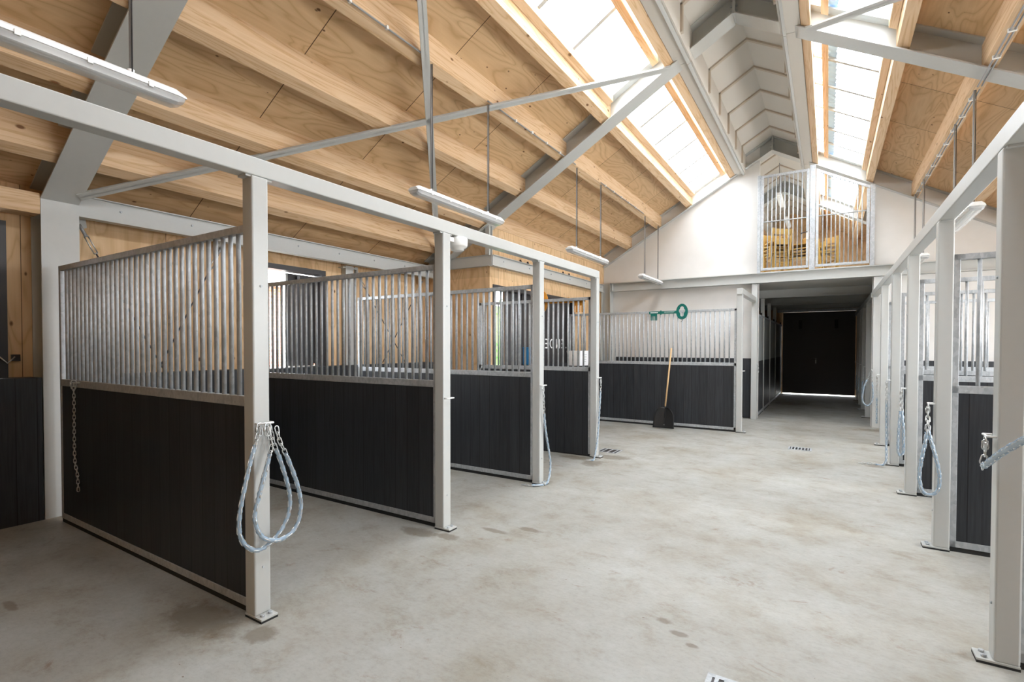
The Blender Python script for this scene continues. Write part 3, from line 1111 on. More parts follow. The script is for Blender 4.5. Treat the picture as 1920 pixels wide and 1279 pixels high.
# outward opened upper leaf
MB().prism([(XL - .17, 4.86, 1.34), (XL - .12, 4.90, 1.34), (XL - .60, 5.06, 1.34), (XL - .62, 5.00, 1.34)], (0, 0, 1.3)).build('upper_leaf', M['darkg'], f1)
MB().box(XL - .22, 4.43, 1.31, XL - .17, 4.86, 2.64).build('sliding_leaf', M['darkg'], f1)
MB().box(XL - .23, 4.395, 1.31, XL - .16, 4.43, 2.64).build('edge_profile', M['frame'], f1)
MB().box(XL - .12, 4.55, 2.55, XL - .06, 4.8, 2.61).build('door_closer', M['dark'], f1)
# bay door: sky gap, then black leaves with lettering
MB().box(BX - .17, OP2[0] + .07, .02, BX - .12, OP2[1] - .07, 1.18).build('half_leaf', M['dark'], f2)
MB().box(BX - .20, 7.90, 1.19, BX - .15, 8.45, 2.61).build('upper_leaf', M['darkg'], f2)
ul = MB().box(BX - .16, 8.45, 1.19, BX - .11, OP2[1] - .07, 2.61).build('upper_leaf', M['dark'], f2)
# white letters, seen from the back, painted in for daylight through cut-out lettering
fc = bpy.data.curves.new('lettering', 'FONT')
fc.body = '.ENDEL'
fc.size = .30
fc.extrude = .003
fc.space_character = 1.35
tmp = bpy.data.objects.new('lettering_source', fc)
COL.objects.link(tmp)
bpy.context.view_layer.update()
dg = bpy.context.evaluated_depsgraph_get()
me = bpy.data.meshes.new_from_object(tmp.evaluated_get(dg))
bpy.data.objects.remove(tmp)
mbt = MB()
# text x runs towards -y (mirrored for the viewer in the hall), text y is up
vs = [(BX - .104 + v.co.z, 10.43 - v.co.x, 1.56 + v.co.y) for v in me.vertices]
mbt.add(vs, [list(p.vertices) for p in me.polygons])
lt = mbt.build('lettering', M['textw'], ul)
lt['label'] = 'mirrored lettering .ENDEL, white in place of daylight through cut-out letters'
bpy.data.meshes.remove(me)
portal((BX - .22, 7.62, 1.95), (0, R(90), 0), 1.3, .6)
portal((XL - .3, 4.1, 2.0), (0, R(90), 0), 1.3, .65)

# wall stud between the stalls and wind bracing rods
t = thing('wall_stud', 'slim grey steel upright on the plywood wall behind the second stall', 'upright', (XL + .05, 5.3, 1.31))
MB().box(XL + .001, 5.24, 1.31, XL + .10, 5.39, 2.84, .004).build('shaft', M['frame'], t)
MB().box(XL + .001, 5.18, 2.80, XL + .11, 5.45, 2.815).build('head_plate', M['frame'], t)


def rod(p0, p1, label):
    t = thing('bracing_rod', label, 'rod', p0, 'wind bracing rods on the left wall')
    a, b = Vector(p0), Vector(p1)
    d = (b - a).normalized()
    MB().cyl(a + d * .3, b, .008, 6).build('rod', M['darkg'], t)
    MB().prism([a + Vector((-.03, 0, .06)), a + Vector((-.03, .06 if d.y > 0 else -.06, .06)), a + Vector((-.03, .07 * (1 if d.y > 0 else -1), -.02)), a + Vector((-.03, 0, -.06))], (.012, 0, 0)).build('gusset', M['frame'], t)
    MB().cyl(a, a + d * .13, .016, 8).build('fork', M['cable'], t)
    n = Vector((0, -d.z, d.y)) * .016
    m = MB()
    m.tube([a + d * .12 + n, a + d * .30 + n], .006, 6)
    m.tube([a + d * .12 - n, a + d * .30 - n], .006, 6)
    m.tube([a + d * .12 + n, a + d * .12 - n], .008, 6)
    m.tube([a + d * .30 + n, a + d * .30 - n], .008, 6)
    m.build('turnbuckle', M['zinc'], t)
    return t


rod((-6.27, 1.98, 2.80), (-6.27, 2.72, 1.33), 'bracing rod with bright turnbuckle beside the nearest column')
rod((-6.27, 3.36, 2.80), (-6.27, 2.66, 1.33), 'bracing rod leaning towards the nearest column, behind the first partition')
rod((-6.27, 5.42, 2.78), (-6.27, 6.50, 1.33), 'bracing rod running down from the slim wall upright')
rod((-6.27, 6.95, 2.78), (-6.27, 5.98, 1.33), 'bracing rod running down beside the plywood bay')

# ------------------------------------------------------------------ fluorescent lamps
def lamp_proto(x, y0, y1, z, label, ztop):
    t = thing('hanging_lamp', label, 'lamp', (x, (y0 + y1) / 2, z), 'fluorescent lamps hung below the roof')
    h = MB()
    # body: shallow trough with tapered ends
    prof = [(-.075, .045), (-.062, .075), (-.035, .095), (.035, .095), (.062, .075), (.075, .045)]
    ys = [(y0, .55), (y0 + .05, 1.0), (y1 - .05, 1.0), (y1, .55)]
    vs, fs = [], []
    n = len(prof)
    for (y, s_) in ys:
        for (px, pz) in prof:
            vs.append((x + px * (0.7 + .3 * s_), y, z + .045 + (pz - .045) * s_))
    for i in range(3):
        for k in range(n - 1):
            fs.append([i * n + k, i * n + k + 1, (i + 1) * n + k + 1, (i + 1) * n + k])
        fs.append([i * n + n - 1, i * n, (i + 1) * n, (i + 1) * n + n - 1])
    fs.append(list(range(n))[::-1])
    fs.append([3 * n + k for k in range(n)])
    h.add(vs, fs)
    hs = h.build('housing', M['lampw'], t)
    g = MB()
    prof = [(-.070, .044), (-.060, .012), (-.035, -.002), (.035, -.002), (.060, .012), (.070, .044)]
    ys = [(y0 + .01, .6), (y0 + .05, 1.0), (y1 - .05, 1.0), (y1 - .01, .6)]
    vs, fs = [], []
    for (y, s_) in ys:
        for (px, pz) in prof:
            vs.append((x + px * (0.75 + .25 * s_), y, z + .044 + (pz - .044) * s_))
    for i in range(3):
        for k in range(n - 1):
            fs.append([i * n + k, i * n + k + 1, (i + 1) * n + k + 1, (i + 1) * n + k])
    fs.append(list(range(n))[::-1])
    fs.append([3 * n + k for k in range(n)])
    g.add(vs, fs)
    g.build('clear_cover', M['clear'], t)
    for dx in (-.03, .03):
        tb = MB().cyl((x + dx, y0 + .07, z + .028), (x + dx, y1 - .07, z + .028), .013, 10).build('tube', M['tube'], t)
        for yy in (y0 + .06, y1 - .06):
            MB().cyl((x + dx, yy - .012, z + .028), (x + dx, yy + .012, z + .028), .016, 10).build('tube_end', M['galv'], tb)
    ym = (y0 + y1) / 2
    for dy in (-.5, .5):
        c_ = MB().cyl((x, ym + dy, z + .09), (x, ym + dy, ztop), .009, 6)
        c_.build('hanging_rod', M['cable'], t)
        MB().cyl((x + .016, ym + dy, z + .10), (x + .016, ym + dy, ztop), .004, 5).build('cable', M['dark'], t)
        MB().cyl((x, ym + dy, z + .09), (x, ym + dy, z + .12), .018, 8).build('rose', M['lampw'], t)
    # clips along the rim
    for k in range(5):
        yy = y0 + .2 + (y1 - y0 - .4) * k / 4
        for s_ in (-1, 1):
            MB().box(x + s_ * .068, yy - .012, z + .035, x + s_ * .080, yy + .012, z + .062).build('clip', M['lampw'], hs)
    return t


LX = -3.42
lp = lamp_proto(LX, 3.66, 5.20, 3.07, 'white fluorescent lamp hanging above the second stall on the left', 4.44)
spots = [(.83, 'white fluorescent lamp hanging in the upper left corner of the view'), (7.90, 'white fluorescent lamp hanging beyond the middle frame on the left'),
         (11.42, 'white fluorescent lamp hanging before the white gable wall on the left')]
for y, lb in spots:
    c_ = copy_tree(lp, (LX, y, 3.07))
    c_['label'] = lb
RLX = 1.34
for y, lb in ((8.0, 'white fluorescent lamp seen above the right overhead beam, nearer one'), (11.5, 'white fluorescent lamp on the right half hidden by the overhead beam, farther one'), (4.43, 'white fluorescent lamp on the right slope outside the view')):
    c_ = copy_tree(lp, (RLX, y, 3.07))
    c_['label'] = lb

# conduits clipped under the purlins
def conduit(x, y0, y1, z, label, n, rows=1):
    t = thing('cable_conduit', label, 'conduit', (x, y0, z), 'grey conduits under the purlins')
    for k in range(rows):
        MB().cyl((x + .035 * k, y0, z), (x + .035 * k, y1, z), .009, 6).build('pipe', M['cable'], t)
    m = int((y1 - y0) / n)
    for i in range(m):
        y = y0 + (i + .5) * n
        MB().box(x - .014, y - .012, z - .012, x + .014 + .035 * (rows - 1), y + .012, z + .02).build('clip', M['lampw'], t)
    return t


xz = XR - 2.40
for (a, b, w) in ((-.9, 1.35, 'over the viewer'), (1.45, 3.9, 'between the first two lamps'), (4.95, 7.4, 'passing the middle frame'), (8.45, 10.9, 'between the last two lamps')):
    conduit(xz + .035, a, b, roofz(xz, .03), 'grey conduit clipped to the purlin on the left, %s' % w, .42)
xz = XR + 2.40
for (a, b, w) in ((1.5, 7.4, 'nearer length'), (7.5, 12.2, 'farther length')):
    conduit(xz + .02, a, b, roofz(xz + .05, .0), 'grey double conduit clipped to the purlin on the right, %s' % w, .5, 2)

# ------------------------------------------------------------------ chains
def link(mb, c, d, u, L=.040, w=.020, r=.0036):
    """one oval link centred at c, long axis d, flat axis u"""
    d = d.normalized()
    u = (u - d * u.dot(d)).normalized()
    pts = []
    h = L / 2 - w / 2
    for k in range(10):
        an = math.pi * 2 * k / 10
        px = math.cos(an) * w / 2
        pz = math.sin(an) * w / 2 + (h if math.sin(an) >= 0 else -h)
        pts.append(c + u * px + d * pz)
    mb.tube(pts, r, 5, closed=True)


def catmull(P, n):
    P = [Vector(p) for p in P]
    Q = [2 * P[0] - P[1]] + P + [2 * P[-1] - P[-2]]
    out = []
    for i in range(1, len(Q) - 2):
        for k in range(n):
            t = k / n
            a, b, c, d = Q[i - 1], Q[i], Q[i + 1], Q[i + 2]
            out.append(.5 * ((2 * b) + (c - a) * t + (2 * a - 5 * b + 4 * c - d) * t * t + (3 * b - 3 * c + d - a) * t ** 3))
    out.append(P[-1])
    return out


def resample(P, step):
    out = [P[0].copy()]
    acc = 0
    for a, b in zip(P[:-1], P[1:]):
        l = (b - a).length
        while acc + l >= step:
            t = (step - acc) / l
            a = a + (b - a) * t
            out.append(a.copy())
            l = (b - a).length
            acc = 0
        acc += l
    return out


def chain(label, pts, bare0=.12, bare1=.12, sleeve=True, group='tie chains on the stall posts', L=.050, w=.025, r=.0034, sr=.0122):
    t = thing('tie_chain', label, 'chain', pts[0], group)
    fine = resample(catmull(pts, 24), .004)
    tot = len(fine) * .004
    step = L * .74
    n = max(2, int(tot / step))
    m = MB()
    for i in range(n):
        s_ = (i + .5) * step
        k = min(len(fine) - 2, int(s_ / .004))
        d = fine[k + 1] - fine[max(0, k - 1)]
        u = Vector((0, 1, 0)) if i % 2 else Vector((1, .0, .0))
        if abs(d.normalized().dot(u)) > .9:
            u = Vector((0, 0, 1))
        link(m, fine[k], d, u, L, w, r)
    m.build('links', M['zinc'], t)
    if sleeve:
        a, b = int(bare0 / .004), len(fine) - int(bare1 / .004)
        sp = fine[a:b:4]
        if len(sp) > 3:
            rad = [sr * (1 + .17 * math.cos(i * .016 / step * math.pi * 2)) for i in range(len(sp))]
            s2 = MB()
            s2.tube(sp, sr, 10, rad=rad, caps=False)
            s2.build('sleeve', M['sleeve'], t)
    # quick link at the top
    q = MB()
    p = Vector(pts[0])
    link(q, p + Vector((0, 0, -.012)), Vector((0, 0, 1)), Vector((0, 1, 0)), .078, .038, .0045)
    q.cyl(p + Vector((0, -.019, -.022)), p + Vector((0, -.019, .002)), .0075, 6)
    q.build('quick_link', M['zinc'], t)
    return t


xf = -2.775
# two loops on the nearest post
chain('blue sleeved tie chain hanging in the wider loop on the nearest left post',
      [(xf, 1.695, 1.13), (xf, 1.665, 1.03), (xf + .01, 1.62, .90), (xf + .015, 1.565, .66), (xf + .015, 1.575, .52), (xf + .015, 1.66, .432), (xf + .02, 1.76, .46), (xf + .02, 1.85, .56),
       (xf + .02, 1.87, .70), (xf + .015, 1.82, .90), (xf + .01, 1.775, 1.03), (xf, 1.76, 1.13)], .10, .14)
chain('blue sleeved tie chain hanging in the narrower loop on the nearest left post',
      [(xf + .03, 1.725, 1.13), (xf + .03, 1.745, 1.02), (xf + .03, 1.725, .93), (xf + .035, 1.67, .76), (xf + .035, 1.64, .62), (xf + .035, 1.69, .50), (xf + .035, 1.80, .455), (xf + .035, 1.90, .50),
       (xf + .035, 1.935, .62), (xf + .035, 1.91, .76), (xf + .03, 1.85, .93), (xf + .03, 1.80, 1.04), (xf + .02, 1.785, 1.13)], .16, .17)
# hanging chain on the nearest partition
chain('plain steel chain hanging against the black planks of the nearest partition',
      [(-5.47, 1.675, 1.28), (-5.48, 1.68, 1.10), (-5.485, 1.68, .85), (-5.48, 1.68, .62), (-5.43, 1.68, .50), (-5.41, 1.68, .35)], sleeve=False, group='chains', L=.042, w=.019, r=.0028)
t = thing('chain_hook', 'small steel hook on the middle rail of the nearest partition', 'hook', (-5.47, 1.70, 1.29))
MB().tube([(-5.53, 1.70, 1.285), (-5.53, 1.67, 1.285), (-5.41, 1.67, 1.285), (-5.41, 1.70, 1.285)], .005, 6).build('rail', M['zinc'], t)
# third post: trailing to the floor
chain('blue sleeved tie chain of the third left post trailing on the floor',
      [(xf, 5.12, 1.12), (xf, 5.13, .95), (xf, 5.17, .66), (xf + .01, 5.25, .35), (xf + .02, 5.26, .18), (xf + .03, 5.16, .02), (-2.80, 5.03, .016), (-2.88, 4.98, .016), (-2.97, 4.97, .016)], .30, .12)
chain('blue sleeved tie chain of the far left post trailing on the floor',
      [(xf, 6.86, 1.11), (xf, 6.85, .98), (xf, 6.80, .62), (xf + .01, 6.72, .30), (xf, 6.62, .03), (-2.80, 6.55, .016), (-2.87, 6.50, .016)], .16, .08)
# right row
xr_ = .680
chain('blue sleeved tie chain stretched from the large right post towards the viewer',
      [(xr_, 3.44, 1.12), (xr_, 3.44, 1.06), (xr_ - .01, 3.43, 1.0), (xr_ - .01, 3.36, 1.02), (xr_ - .01, 3.0, 1.16), (xr_, 2.5, 1.33), (xr_, 2.1, 1.42), (xr_, 1.75, 1.17)], .16, .1, sr=.014)
chain('blue sleeved tie chain in one wide loop on the second right post',
      [(xr_, 5.16, 1.12), (xr_ - .01, 5.12, 1.0), (xr_ - .02, 5.09, .88), (xr_ - .05, 5.07, .70), (xr_ - .06, 5.065, .57), (xr_ - .04, 5.06, .47), (xr_ + .01, 5.06, .445), (xr_ + .055, 5.06, .50),
       (xr_ + .06, 5.065, .62), (xr_ + .03, 5.075, .78), (xr_, 5.10, .92), (xr_ + .0, 5.14, 1.02), (xr_, 5.20, 1.12)], .20, .20)
chain('blue sleeved tie chain in a narrow doubled loop on the third right post',
      [(xr_, 6.90, 1.12), (xr_ - .012, 6.86, .9), (xr_ - .028, 6.82, .65), (xr_ - .03, 6.81, .48), (xr_ - .01, 6.81, .43), (xr_ + .015, 6.81, .48), (xr_ + .015, 6.82, .7), (xr_ + .005, 6.86, .9), (xr_, 6.92, 1.12)], .22, .22)
chain('blue sleeved tie chain of the fourth right post with its end lying on the floor',
      [(xr_, 8.50, 1.12), (xr_, 8.50, .9), (xr_, 8.49, .6), (xr_, 8.46, .3), (xr_ - .02, 8.4, .03), (.50, 8.40, .016), (.36, 8.36, .016)], .25, .2)
chain('plain steel chain hanging straight on the fifth right post',
      [(xr_, 10.12, 1.12), (xr_, 10.12, .8), (xr_, 10.11, .5), (xr_, 10.12, .33)], .35, .02)
chain('blue sleeved tie chain in a wide loop at the right column of the passage',
      [(.73, 12.20, 1.15), (.745, 12.20, .9), (.76, 12.20, .62), (.72, 12.2, .48), (.66, 12.2, .44), (.59, 12.2, .54), (.61, 12.2, .80), (.68, 12.2, 1.0), (.72, 12.2, 1.15)], .25, .2)
for i, y in enumerate((13.9, 15.55, 16.8)):
    chain('tie chain hanging in a loop inside the passage, %s behind the gable' % ORD[i],
          [(xr_, y + .03, 1.12), (xr_ - .01, y + .08, .8), (xr_ - .02, y + .06, .5), (xr_ - .02, y - .05, .44), (xr_ - .02, y - .14, .55), (xr_ - .01, y - .08, .85), (xr_, y, 1.12)], .3, .3)
chain('short chain hanging from the left gable column', [(-1.31, 12.30, 1.22), (-1.30, 12.30, 1.12), (-1.30, 12.30, 1.02)], sleeve=False)

# ------------------------------------------------------------------ white drum at the second left post
t = thing('bulkhead_drum', 'white round plastic drum fixed beside the top of the second left post', 'fitting', (-2.90, 3.62, 2.47))
cx_, cy_ = -2.865, 3.645
prof = [(.0, 2.583), (.085, 2.583), (.092, 2.575), (.092, 2.515), (.084, 2.498), (.060, 2.494), (.060, 2.472), (.050, 2.466), (0, 2.466)]
m = MB()
sg = 28
vs, fs = [], []
for (r_, z_) in prof:
    for k in range(sg):
        an = 2 * math.pi * k / sg
        vs.append((cx_ + r_ * math.cos(an), cy_ + r_ * math.sin(an), z_))
for i in range(len(prof) - 1):
    for k in range(sg):
        l = (k + 1) % sg
        fs.append([i * sg + k, i * sg + l, (i + 1) * sg + l, (i + 1) * sg + k])
m.add(vs, fs, True)
m.build('housing', M['lampw'], t)
MB().box(cx_ - .03, LY[1] + .1, 2.53, cx_ + .03, cy_ - .07, 2.57).build('bracket', M['lampw'], t)

# ------------------------------------------------------------------ the key shaped hooks
def key(name, x0, x1, y, z, m, label, head_right=True, text=True):
    """flat plastic key lying over the top rail; x0 = tip of the bit, x1 = outer edge of the ring"""
    t = thing(name, label, 'key sign', ((x0 + x1) / 2, y, z), None)
    s = (x1 - x0)
    f = abs(s) / .77
    sg_ = 1 if s > 0 else -1
    th = .012
    rc = x1 - sg_ * .115 * f
    n = 48
    vs, fs = [], []
    for d in (0, th):
        for k in range(n):
            an = 2 * math.pi * k / n
            vs.append((rc + .113 * f * math.cos(an), y + d, z + .005 + .155 * f * math.sin(an)))
        for k in range(n):
            an = 2 * math.pi * k / n
            # clover hole: round lobe on top, two side lobes, narrow foot
            dx_, dz_ = math.cos(an), math.sin(an)
            rr = .03
            for (cx2, cz2, R2) in ((0, .066, .038), (0, .0, .050), (.025, .018, .036), (-.025, .018, .036), (0, -.062, .034)):
                q_ = dx_ * cx2 + dz_ * cz2
                D_ = R2 * R2 - cx2 * cx2 - cz2 * cz2 + q_ * q_
                if D_ >= 0:
                    rr = max(rr, q_ + math.sqrt(D_))
            vs.append((rc + rr * f * dx_, y + d, z + .005 + rr * f * dz_))
    for k in range(n):
        l = (k + 1) % n
        fs.append([k, l, n + l, n + k])
        fs.append([2 * n + k, 3 * n + k, 3 * n + l, 2 * n + l])
        fs.append([k, 2 * n + k, 2 * n + l, l])
        fs.append([n + k, n + l, 3 * n + l, 3 * n + k])
    MB().add(vs, fs).build('ring', M[m], t)
    mb = MB()
    xe = rc - sg_ * .105 * f
    mb.box(x0, y, z - .028 * f, xe, y + th, z + .026 * f, .003)
    mb.box(x0 + sg_ * .225 * f, y - .002, z - .042 * f, x0 + sg_ * .255 * f, y + th + .002, z + .042 * f, .003)
    mb.build('shaft', M[m], t)
    bt = MB()
    bt.box(x0 + sg_ * .035 * f, y, z - .07 * f, x0 + sg_ * .165 * f, y + th, z - .027 * f)
    for q in (.035, .075, .115, .150):
        bt.box(x0 + sg_ * q * f, y, z - .155 * f, x0 + sg_ * (q + .018) * f, y + th, z - .069 * f, .002)
    bt.build('bit', M[m], t)
    if text:
        tx = MB()
        xx = x0 + sg_ * .03 * f
        rr = random.Random(5)
        for k in range(9):
            w_ = rr.uniform(.010, .016) * f
            tx.box(xx, y - .0015, z - .008 * f, xx + sg_ * w_, y, z + .012 * f)
            xx += sg_ * (w_ + .003 * f)
        for row in (-.006, .010):
            xx = x0 + sg_ * .31 * f
            for k in range(16):
                w_ = rr.uniform(.006, .012) * f
                tx.box(xx, y - .0015, z + row * f - .003, xx + sg_ * w_, y, z + row * f + .002)
                xx += sg_ * (w_ + .003 * f)
        tx.build('lettering', M['textw'], t)
        MB().tube([(rc, y - .01, z - .12 * f), (rc + .01, y - .015, z - .17 * f), (rc - .02, y - .012, z - .20 * f)], .004, 6).build('cord', M['dark'], t)
    return t


key('key_sign', -3.10, -2.33, 10.25 - .036, 2.285, 'green', 'green plastic key hung over the top rail of the back partition')
key('key_sign', -3.02, -3.90, 6.83 + .024, 2.285, 'orange', 'orange plastic key behind the bars of the fourth left partition', text=False)

# ------------------------------------------------------------------ shovel
def shovel():
    base = Vector((-2.68, 9.86, 0))
    t = thing('shovel', 'black plastic stable shovel with a pale wooden handle leaning on the back partition', 'shovel', base)
    top = Vector((-2.645, 10.215, 1.57))
    foot = Vector((-2.69, 9.865, .02))
    # blade in its own plane: u sideways, v upwards along the blade
    v = Vector((0.01, .15, 1)).normalized()
    u = Vector((1, .0, 0))
    n = u.cross(v).normalized()
    out = []
    hw = .205
    for k in range(25):
        q = k / 24
        # outline half width against height: wide straight foot, rounded shoulders
        out.append(q)
    vs, fs = [], []
    rows, cols = 14, 13
    for side in (0, 1):
        for i in range(rows):
            q = i / (rows - 1)
            h_ = .40 * q
            w_ = hw * (1.0 if q < .45 else math.sqrt(max(.0, 1 - ((q - .45) / .57) ** 2.4)) * .98 + .02)
            w_ *= (1 - .10 * q)
            for j in range(cols):
                s_ = j / (cols - 1) * 2 - 1
                dish = .045 * abs(s_) ** 2.2 + .04 * max(0, q - .55) ** 1.2
                ridge = -.014 * math.exp(-(s_ * 7) ** 2) * (1 if q > .2 else q / .2)
                p = foot + v * h_ + u * (s_ * w_) - n * (-(dish + ridge)) * -1
                p = foot + v * h_ + u * (s_ * w_) + n * (dish + ridge) + n * (.004 if side else 0)
                vs.append(p)
    R_ = rows * cols
    for side in (0, 1):
        for i in range(rows - 1):
            for j in range(cols - 1):
                a = side * R_ + i * cols + j
                fs.append([a, a + 1, a + cols + 1, a + cols])
    for i in range(rows - 1):
        for j in (0, cols - 1):
            a = i * cols + j
            fs.append([a, a + cols, R_ + a + cols, R_ + a])
    for j in range(cols - 1):
        for i in (0, rows - 1):
            a = i * cols + j
            fs.append([a, a + 1, R_ + a + 1, R_ + a])
    MB().add(vs, fs, True).build('blade', M['blackp'], t)
    s0 = foot + v * .20 - n * .012
    s1 = foot + v * .42 - n * .012
    MB().tube([s0, s1], .02, 10, rad=[.008, .022]).build('socket', M['blackp'], t)
    MB().tube([s1 - v * .03, top], .0155, 12).build('handle', M['handle'], t)
    lab_ = MB().prism([foot + v * .045 + u * -.02 - n * .008, foot + v * .045 + u * .03 - n * .008, foot + v * .068 + u * .03 - n * .008, foot + v * .068 + u * -.02 - n * .008], n * .002)
    lab_.build('mark', M['textw'], t)


shovel()

# ------------------------------------------------------------------ bucket and blue tub on the bay ledge
def bucket(x, y, z, label):
    t = thing('feed_bucket', label, 'bucket', (x, y, z))
    m = MB()
    w0, w1, h_ = .19, .23, .28
    vs = []
    for (w, zz) in ((w0, 0), (w1, h_), (w1 - .012, h_), (w0 - .012, .012)):
        vs += [(x - w * .6, y - w, z + zz), (x + w * .6, y - w, z + zz), (x + w * .6, y + w, z + zz), (x - w * .6, y + w, z + zz)]
    fs = [(0, 1, 2, 3)]
    for k in range(3):
        for i in range(4):
            j = (i + 1) % 4
            fs.append((k * 4 + i, k * 4 + j, (k + 1) * 4 + j, (k + 1) * 4 + i))
    fs.append((12, 13, 14, 15))
    m.add(vs, fs)
    m.build('body', M['bucket'], t)
    b = MB()
    for r_ in range(4):
        b.box(x + .6 * (w0 + (w1 - w0) * (.25 + .17 * r_)) + .001, y - .03, z + .07 + .045 * r_, x + .6 * (w0 + (w1 - w0) * (.25 + .17 * r_)) + .004, y + .08, z + .078 + .045 * r_)
    b.build('print', M['cable'], t)
    MB().tube([(x, y - w1 - .005, z + h_ - .08), (x + .02, y - w1 - .05, z + h_ - .10), (x + .02, y - w1 - .06, z + h_ - .2)], .007, 6).build('rope_handle', M['lampw'], t)
    MB().tube([(x, y + w1 + .005, z + h_ - .05), (x + .02, y + w1 + .08, z + h_ - .08), (x + .02, y + w1 + .12, z + h_ - .14)], .007, 6).build('rope_handle', M['lampw'], t)
    return t


bucket(-4.05, 8.88, 1.24, 'white plastic feed bucket with printed lines behind the fourth left partition')
st = thing('shelf', 'low black wall shelf that carries the white bucket beyond the fourth left partition', 'shelf', (-4.02, 9.0, 0))
MB().box(-4.3, 8.6, 1.20, -3.85, 9.35, 1.239).build('board', M['plank'], st)
MB().box(-4.27, 8.63, 0, -4.22, 8.68, 1.2).build('leg', M['dark'], st)
MB().box(-4.27, 9.27, 0, -4.22, 9.32, 1.2).build('leg', M['dark'], st)
MB().box(-3.93, 8.63, 0, -3.88, 8.68, 1.2).build('leg', M['dark'], st)
MB().box(-3.93, 9.27, 0, -3.88, 9.32, 1.2).build('leg', M['dark'], st)
t = thing('feed_tub', 'blue plastic tub on the ledge of the bay doorway', 'tub', (-4.98, 8.6, 1.24))
MB().box(-5.09, 8.50, 1.24, -4.93, 8.72, 1.58, .02).build('body', M['blue'], t)
MB().box(-5.10, 8.49, 1.56, -4.92, 8.73, 1.585, .006).build('rim', M['blue'], t)

# ------------------------------------------------------------------ floor drains
def drain(x0, y0, x1, y1, label, slots=6):
    t = thing('floor_drain', label, 'drain', ((x0 + x1) / 2, (y0 + y1) / 2, 0), 'floor drains')
    w = .025
    m = MB()
    m.box(x0, y0, -.03, x1, y0 + w, .004).box(x0, y1 - w, -.03, x1, y1, .004).box(x0, y0 + w, -.03, x0 + w, y1 - w, .004).box(x1 - w, y0 + w, -.03, x1, y1 - w, .004)
    m.build('frame', M['galv'], t)
    MB().box(x0 + w, y0 + w, -.03, x1 - w, y1 - w, .001).build('tray', M['dark'], t)
    g = MB()
    for k in range(slots):
        x = x0 + w + (x1 - x0 - 2 * w) * (k + .5) / slots
        g.box(x - .009, y0 + w, .001, x + .009, y1 - w, .004)
    g.build('grate', M['galv'], t)


drain(-2.98, 7.20, -2.66, 7.50, 'square steel floor drain beside the far left post', 3)
drain(-.52, 8.97, -.20, 9.22, 'slotted steel floor drain in the middle of the aisle', 6)
drain(-.482, 2.31, -.222, 2.59, 'steel floor drain cut by the bottom edge of the view', 5)

# ------------------------------------------------------------------ loft gates
def gate(x0, x1, z0, ztl, ztr, n, label, handle=False):
    y = 12.20
    t = thing('loft_gate', label, 'gate', (x0, y, z0), 'barred loft gates')
    w = .05
    MB().box(x0, y - .02, z0, x1, y + .02, z0 + .05, .003).build('bottom_rail', M['galv'], t)
    MB().box(x0, y - .02, z0 + .05, x0 + w, y + .02, ztl, .003).build('stile', M['galv'], t)
    MB().box(x1 - w, y - .02, z0 + .05, x1, y + .02, ztr, .003).build('stile', M['galv'], t)
    MB().prism([(x0, y - .02, ztl), (x1, y - .02, ztr), (x1, y - .02, ztr + .05), (x0, y - .02, ztl + .05)], (0, .04, 0)).build('top_rail', M['galv'], t)
    for i in range(n):
        q = (i + 1) / (n + 1)
        x = x0 + w + (x1 - x0 - 2 * w) * q
        zt = ztl + (ztr - ztl) * (x - x0) / (x1 - x0)
        MB().cyl((x, y, z0 + .05), (x, y, zt + .01), .011, 8).build('bar', M['galv'], t)
    MB().cyl((x0 + w, y - .012, 4.29), (x1 - w, y - .012, 4.29), .011, 8).build('cross_bar', M['galv'], t)
    if handle:
        MB().cyl((x1 - .03, y - .03, 3.98), (x1 - .03, y - .07, 3.98), .008, 6).build('handle_stem', M['dark'], t)
        MB().cyl((x1 - .02, y - .07, 3.985), (x1 - .15, y - .07, 3.955), .009, 6).build('handle', M['dark'], t)
        MB().box(x1 - .045, y - .03, 3.84, x1 - .01, y - .02, 4.0).build('lock_plate', M['lampw'], t)
    return t


gate(-1.265, -.365, 3.25, 5.24, 5.24, 9, 'left barred loft gate with level top and black handle', True)
gate(-.245, .665, 3.25, 5.22, 4.72, 10, 'right barred loft gate with sloping top')
def gpost(x0, x1, z1, label):
    tag(MB().box(x0, 12.19, 3.206, x1, 12.26, z1, .004).build('gate_post', M['galv']), label, 'post', 'galvanised posts of the loft gates')


gpost(-1.335, -1.27, 5.31, 'galvanised post on the left of the loft gates')
gpost(-.355, -.255, 5.36, 'galvanised post between the two loft gates')
gpost(.675, .75, 4.79, 'galvanised post on the right of the loft gates')

# things in the loft
def chair(loc, rz, tilt, label):
    t = thing('stacked_chair', label, 'chair', (0, 0, 0), 'yellow wooden chairs stacked in the loft')
    for (x, y) in ((-.2, -.2), (.2, -.2)):
        MB().box(x - .018, y - .018, 0, x + .018, y + .018, .36, .003).build('leg', M['yellow'], t)
    for x in (-.2, .2):
        MB().prism([(x - .018, .2, 0), (x + .018, .2, 0), (x + .018, .235, 0), (x - .018, .235, 0)], (0, .05, .66)).build('rear_leg', M['yellow'], t)
    MB().box(-.22, -.22, .345, .22, .22, .37, .006).build('seat', M['yellow'], t)
    MB().box(-.18, .245, .52, .18, .265, .65, .006).build('backrest', M['yellow'], t)
    MB().box(-.18, -.21, .2, .18, -.19, .23).build('stretcher', M['yellow'], t)
    return t


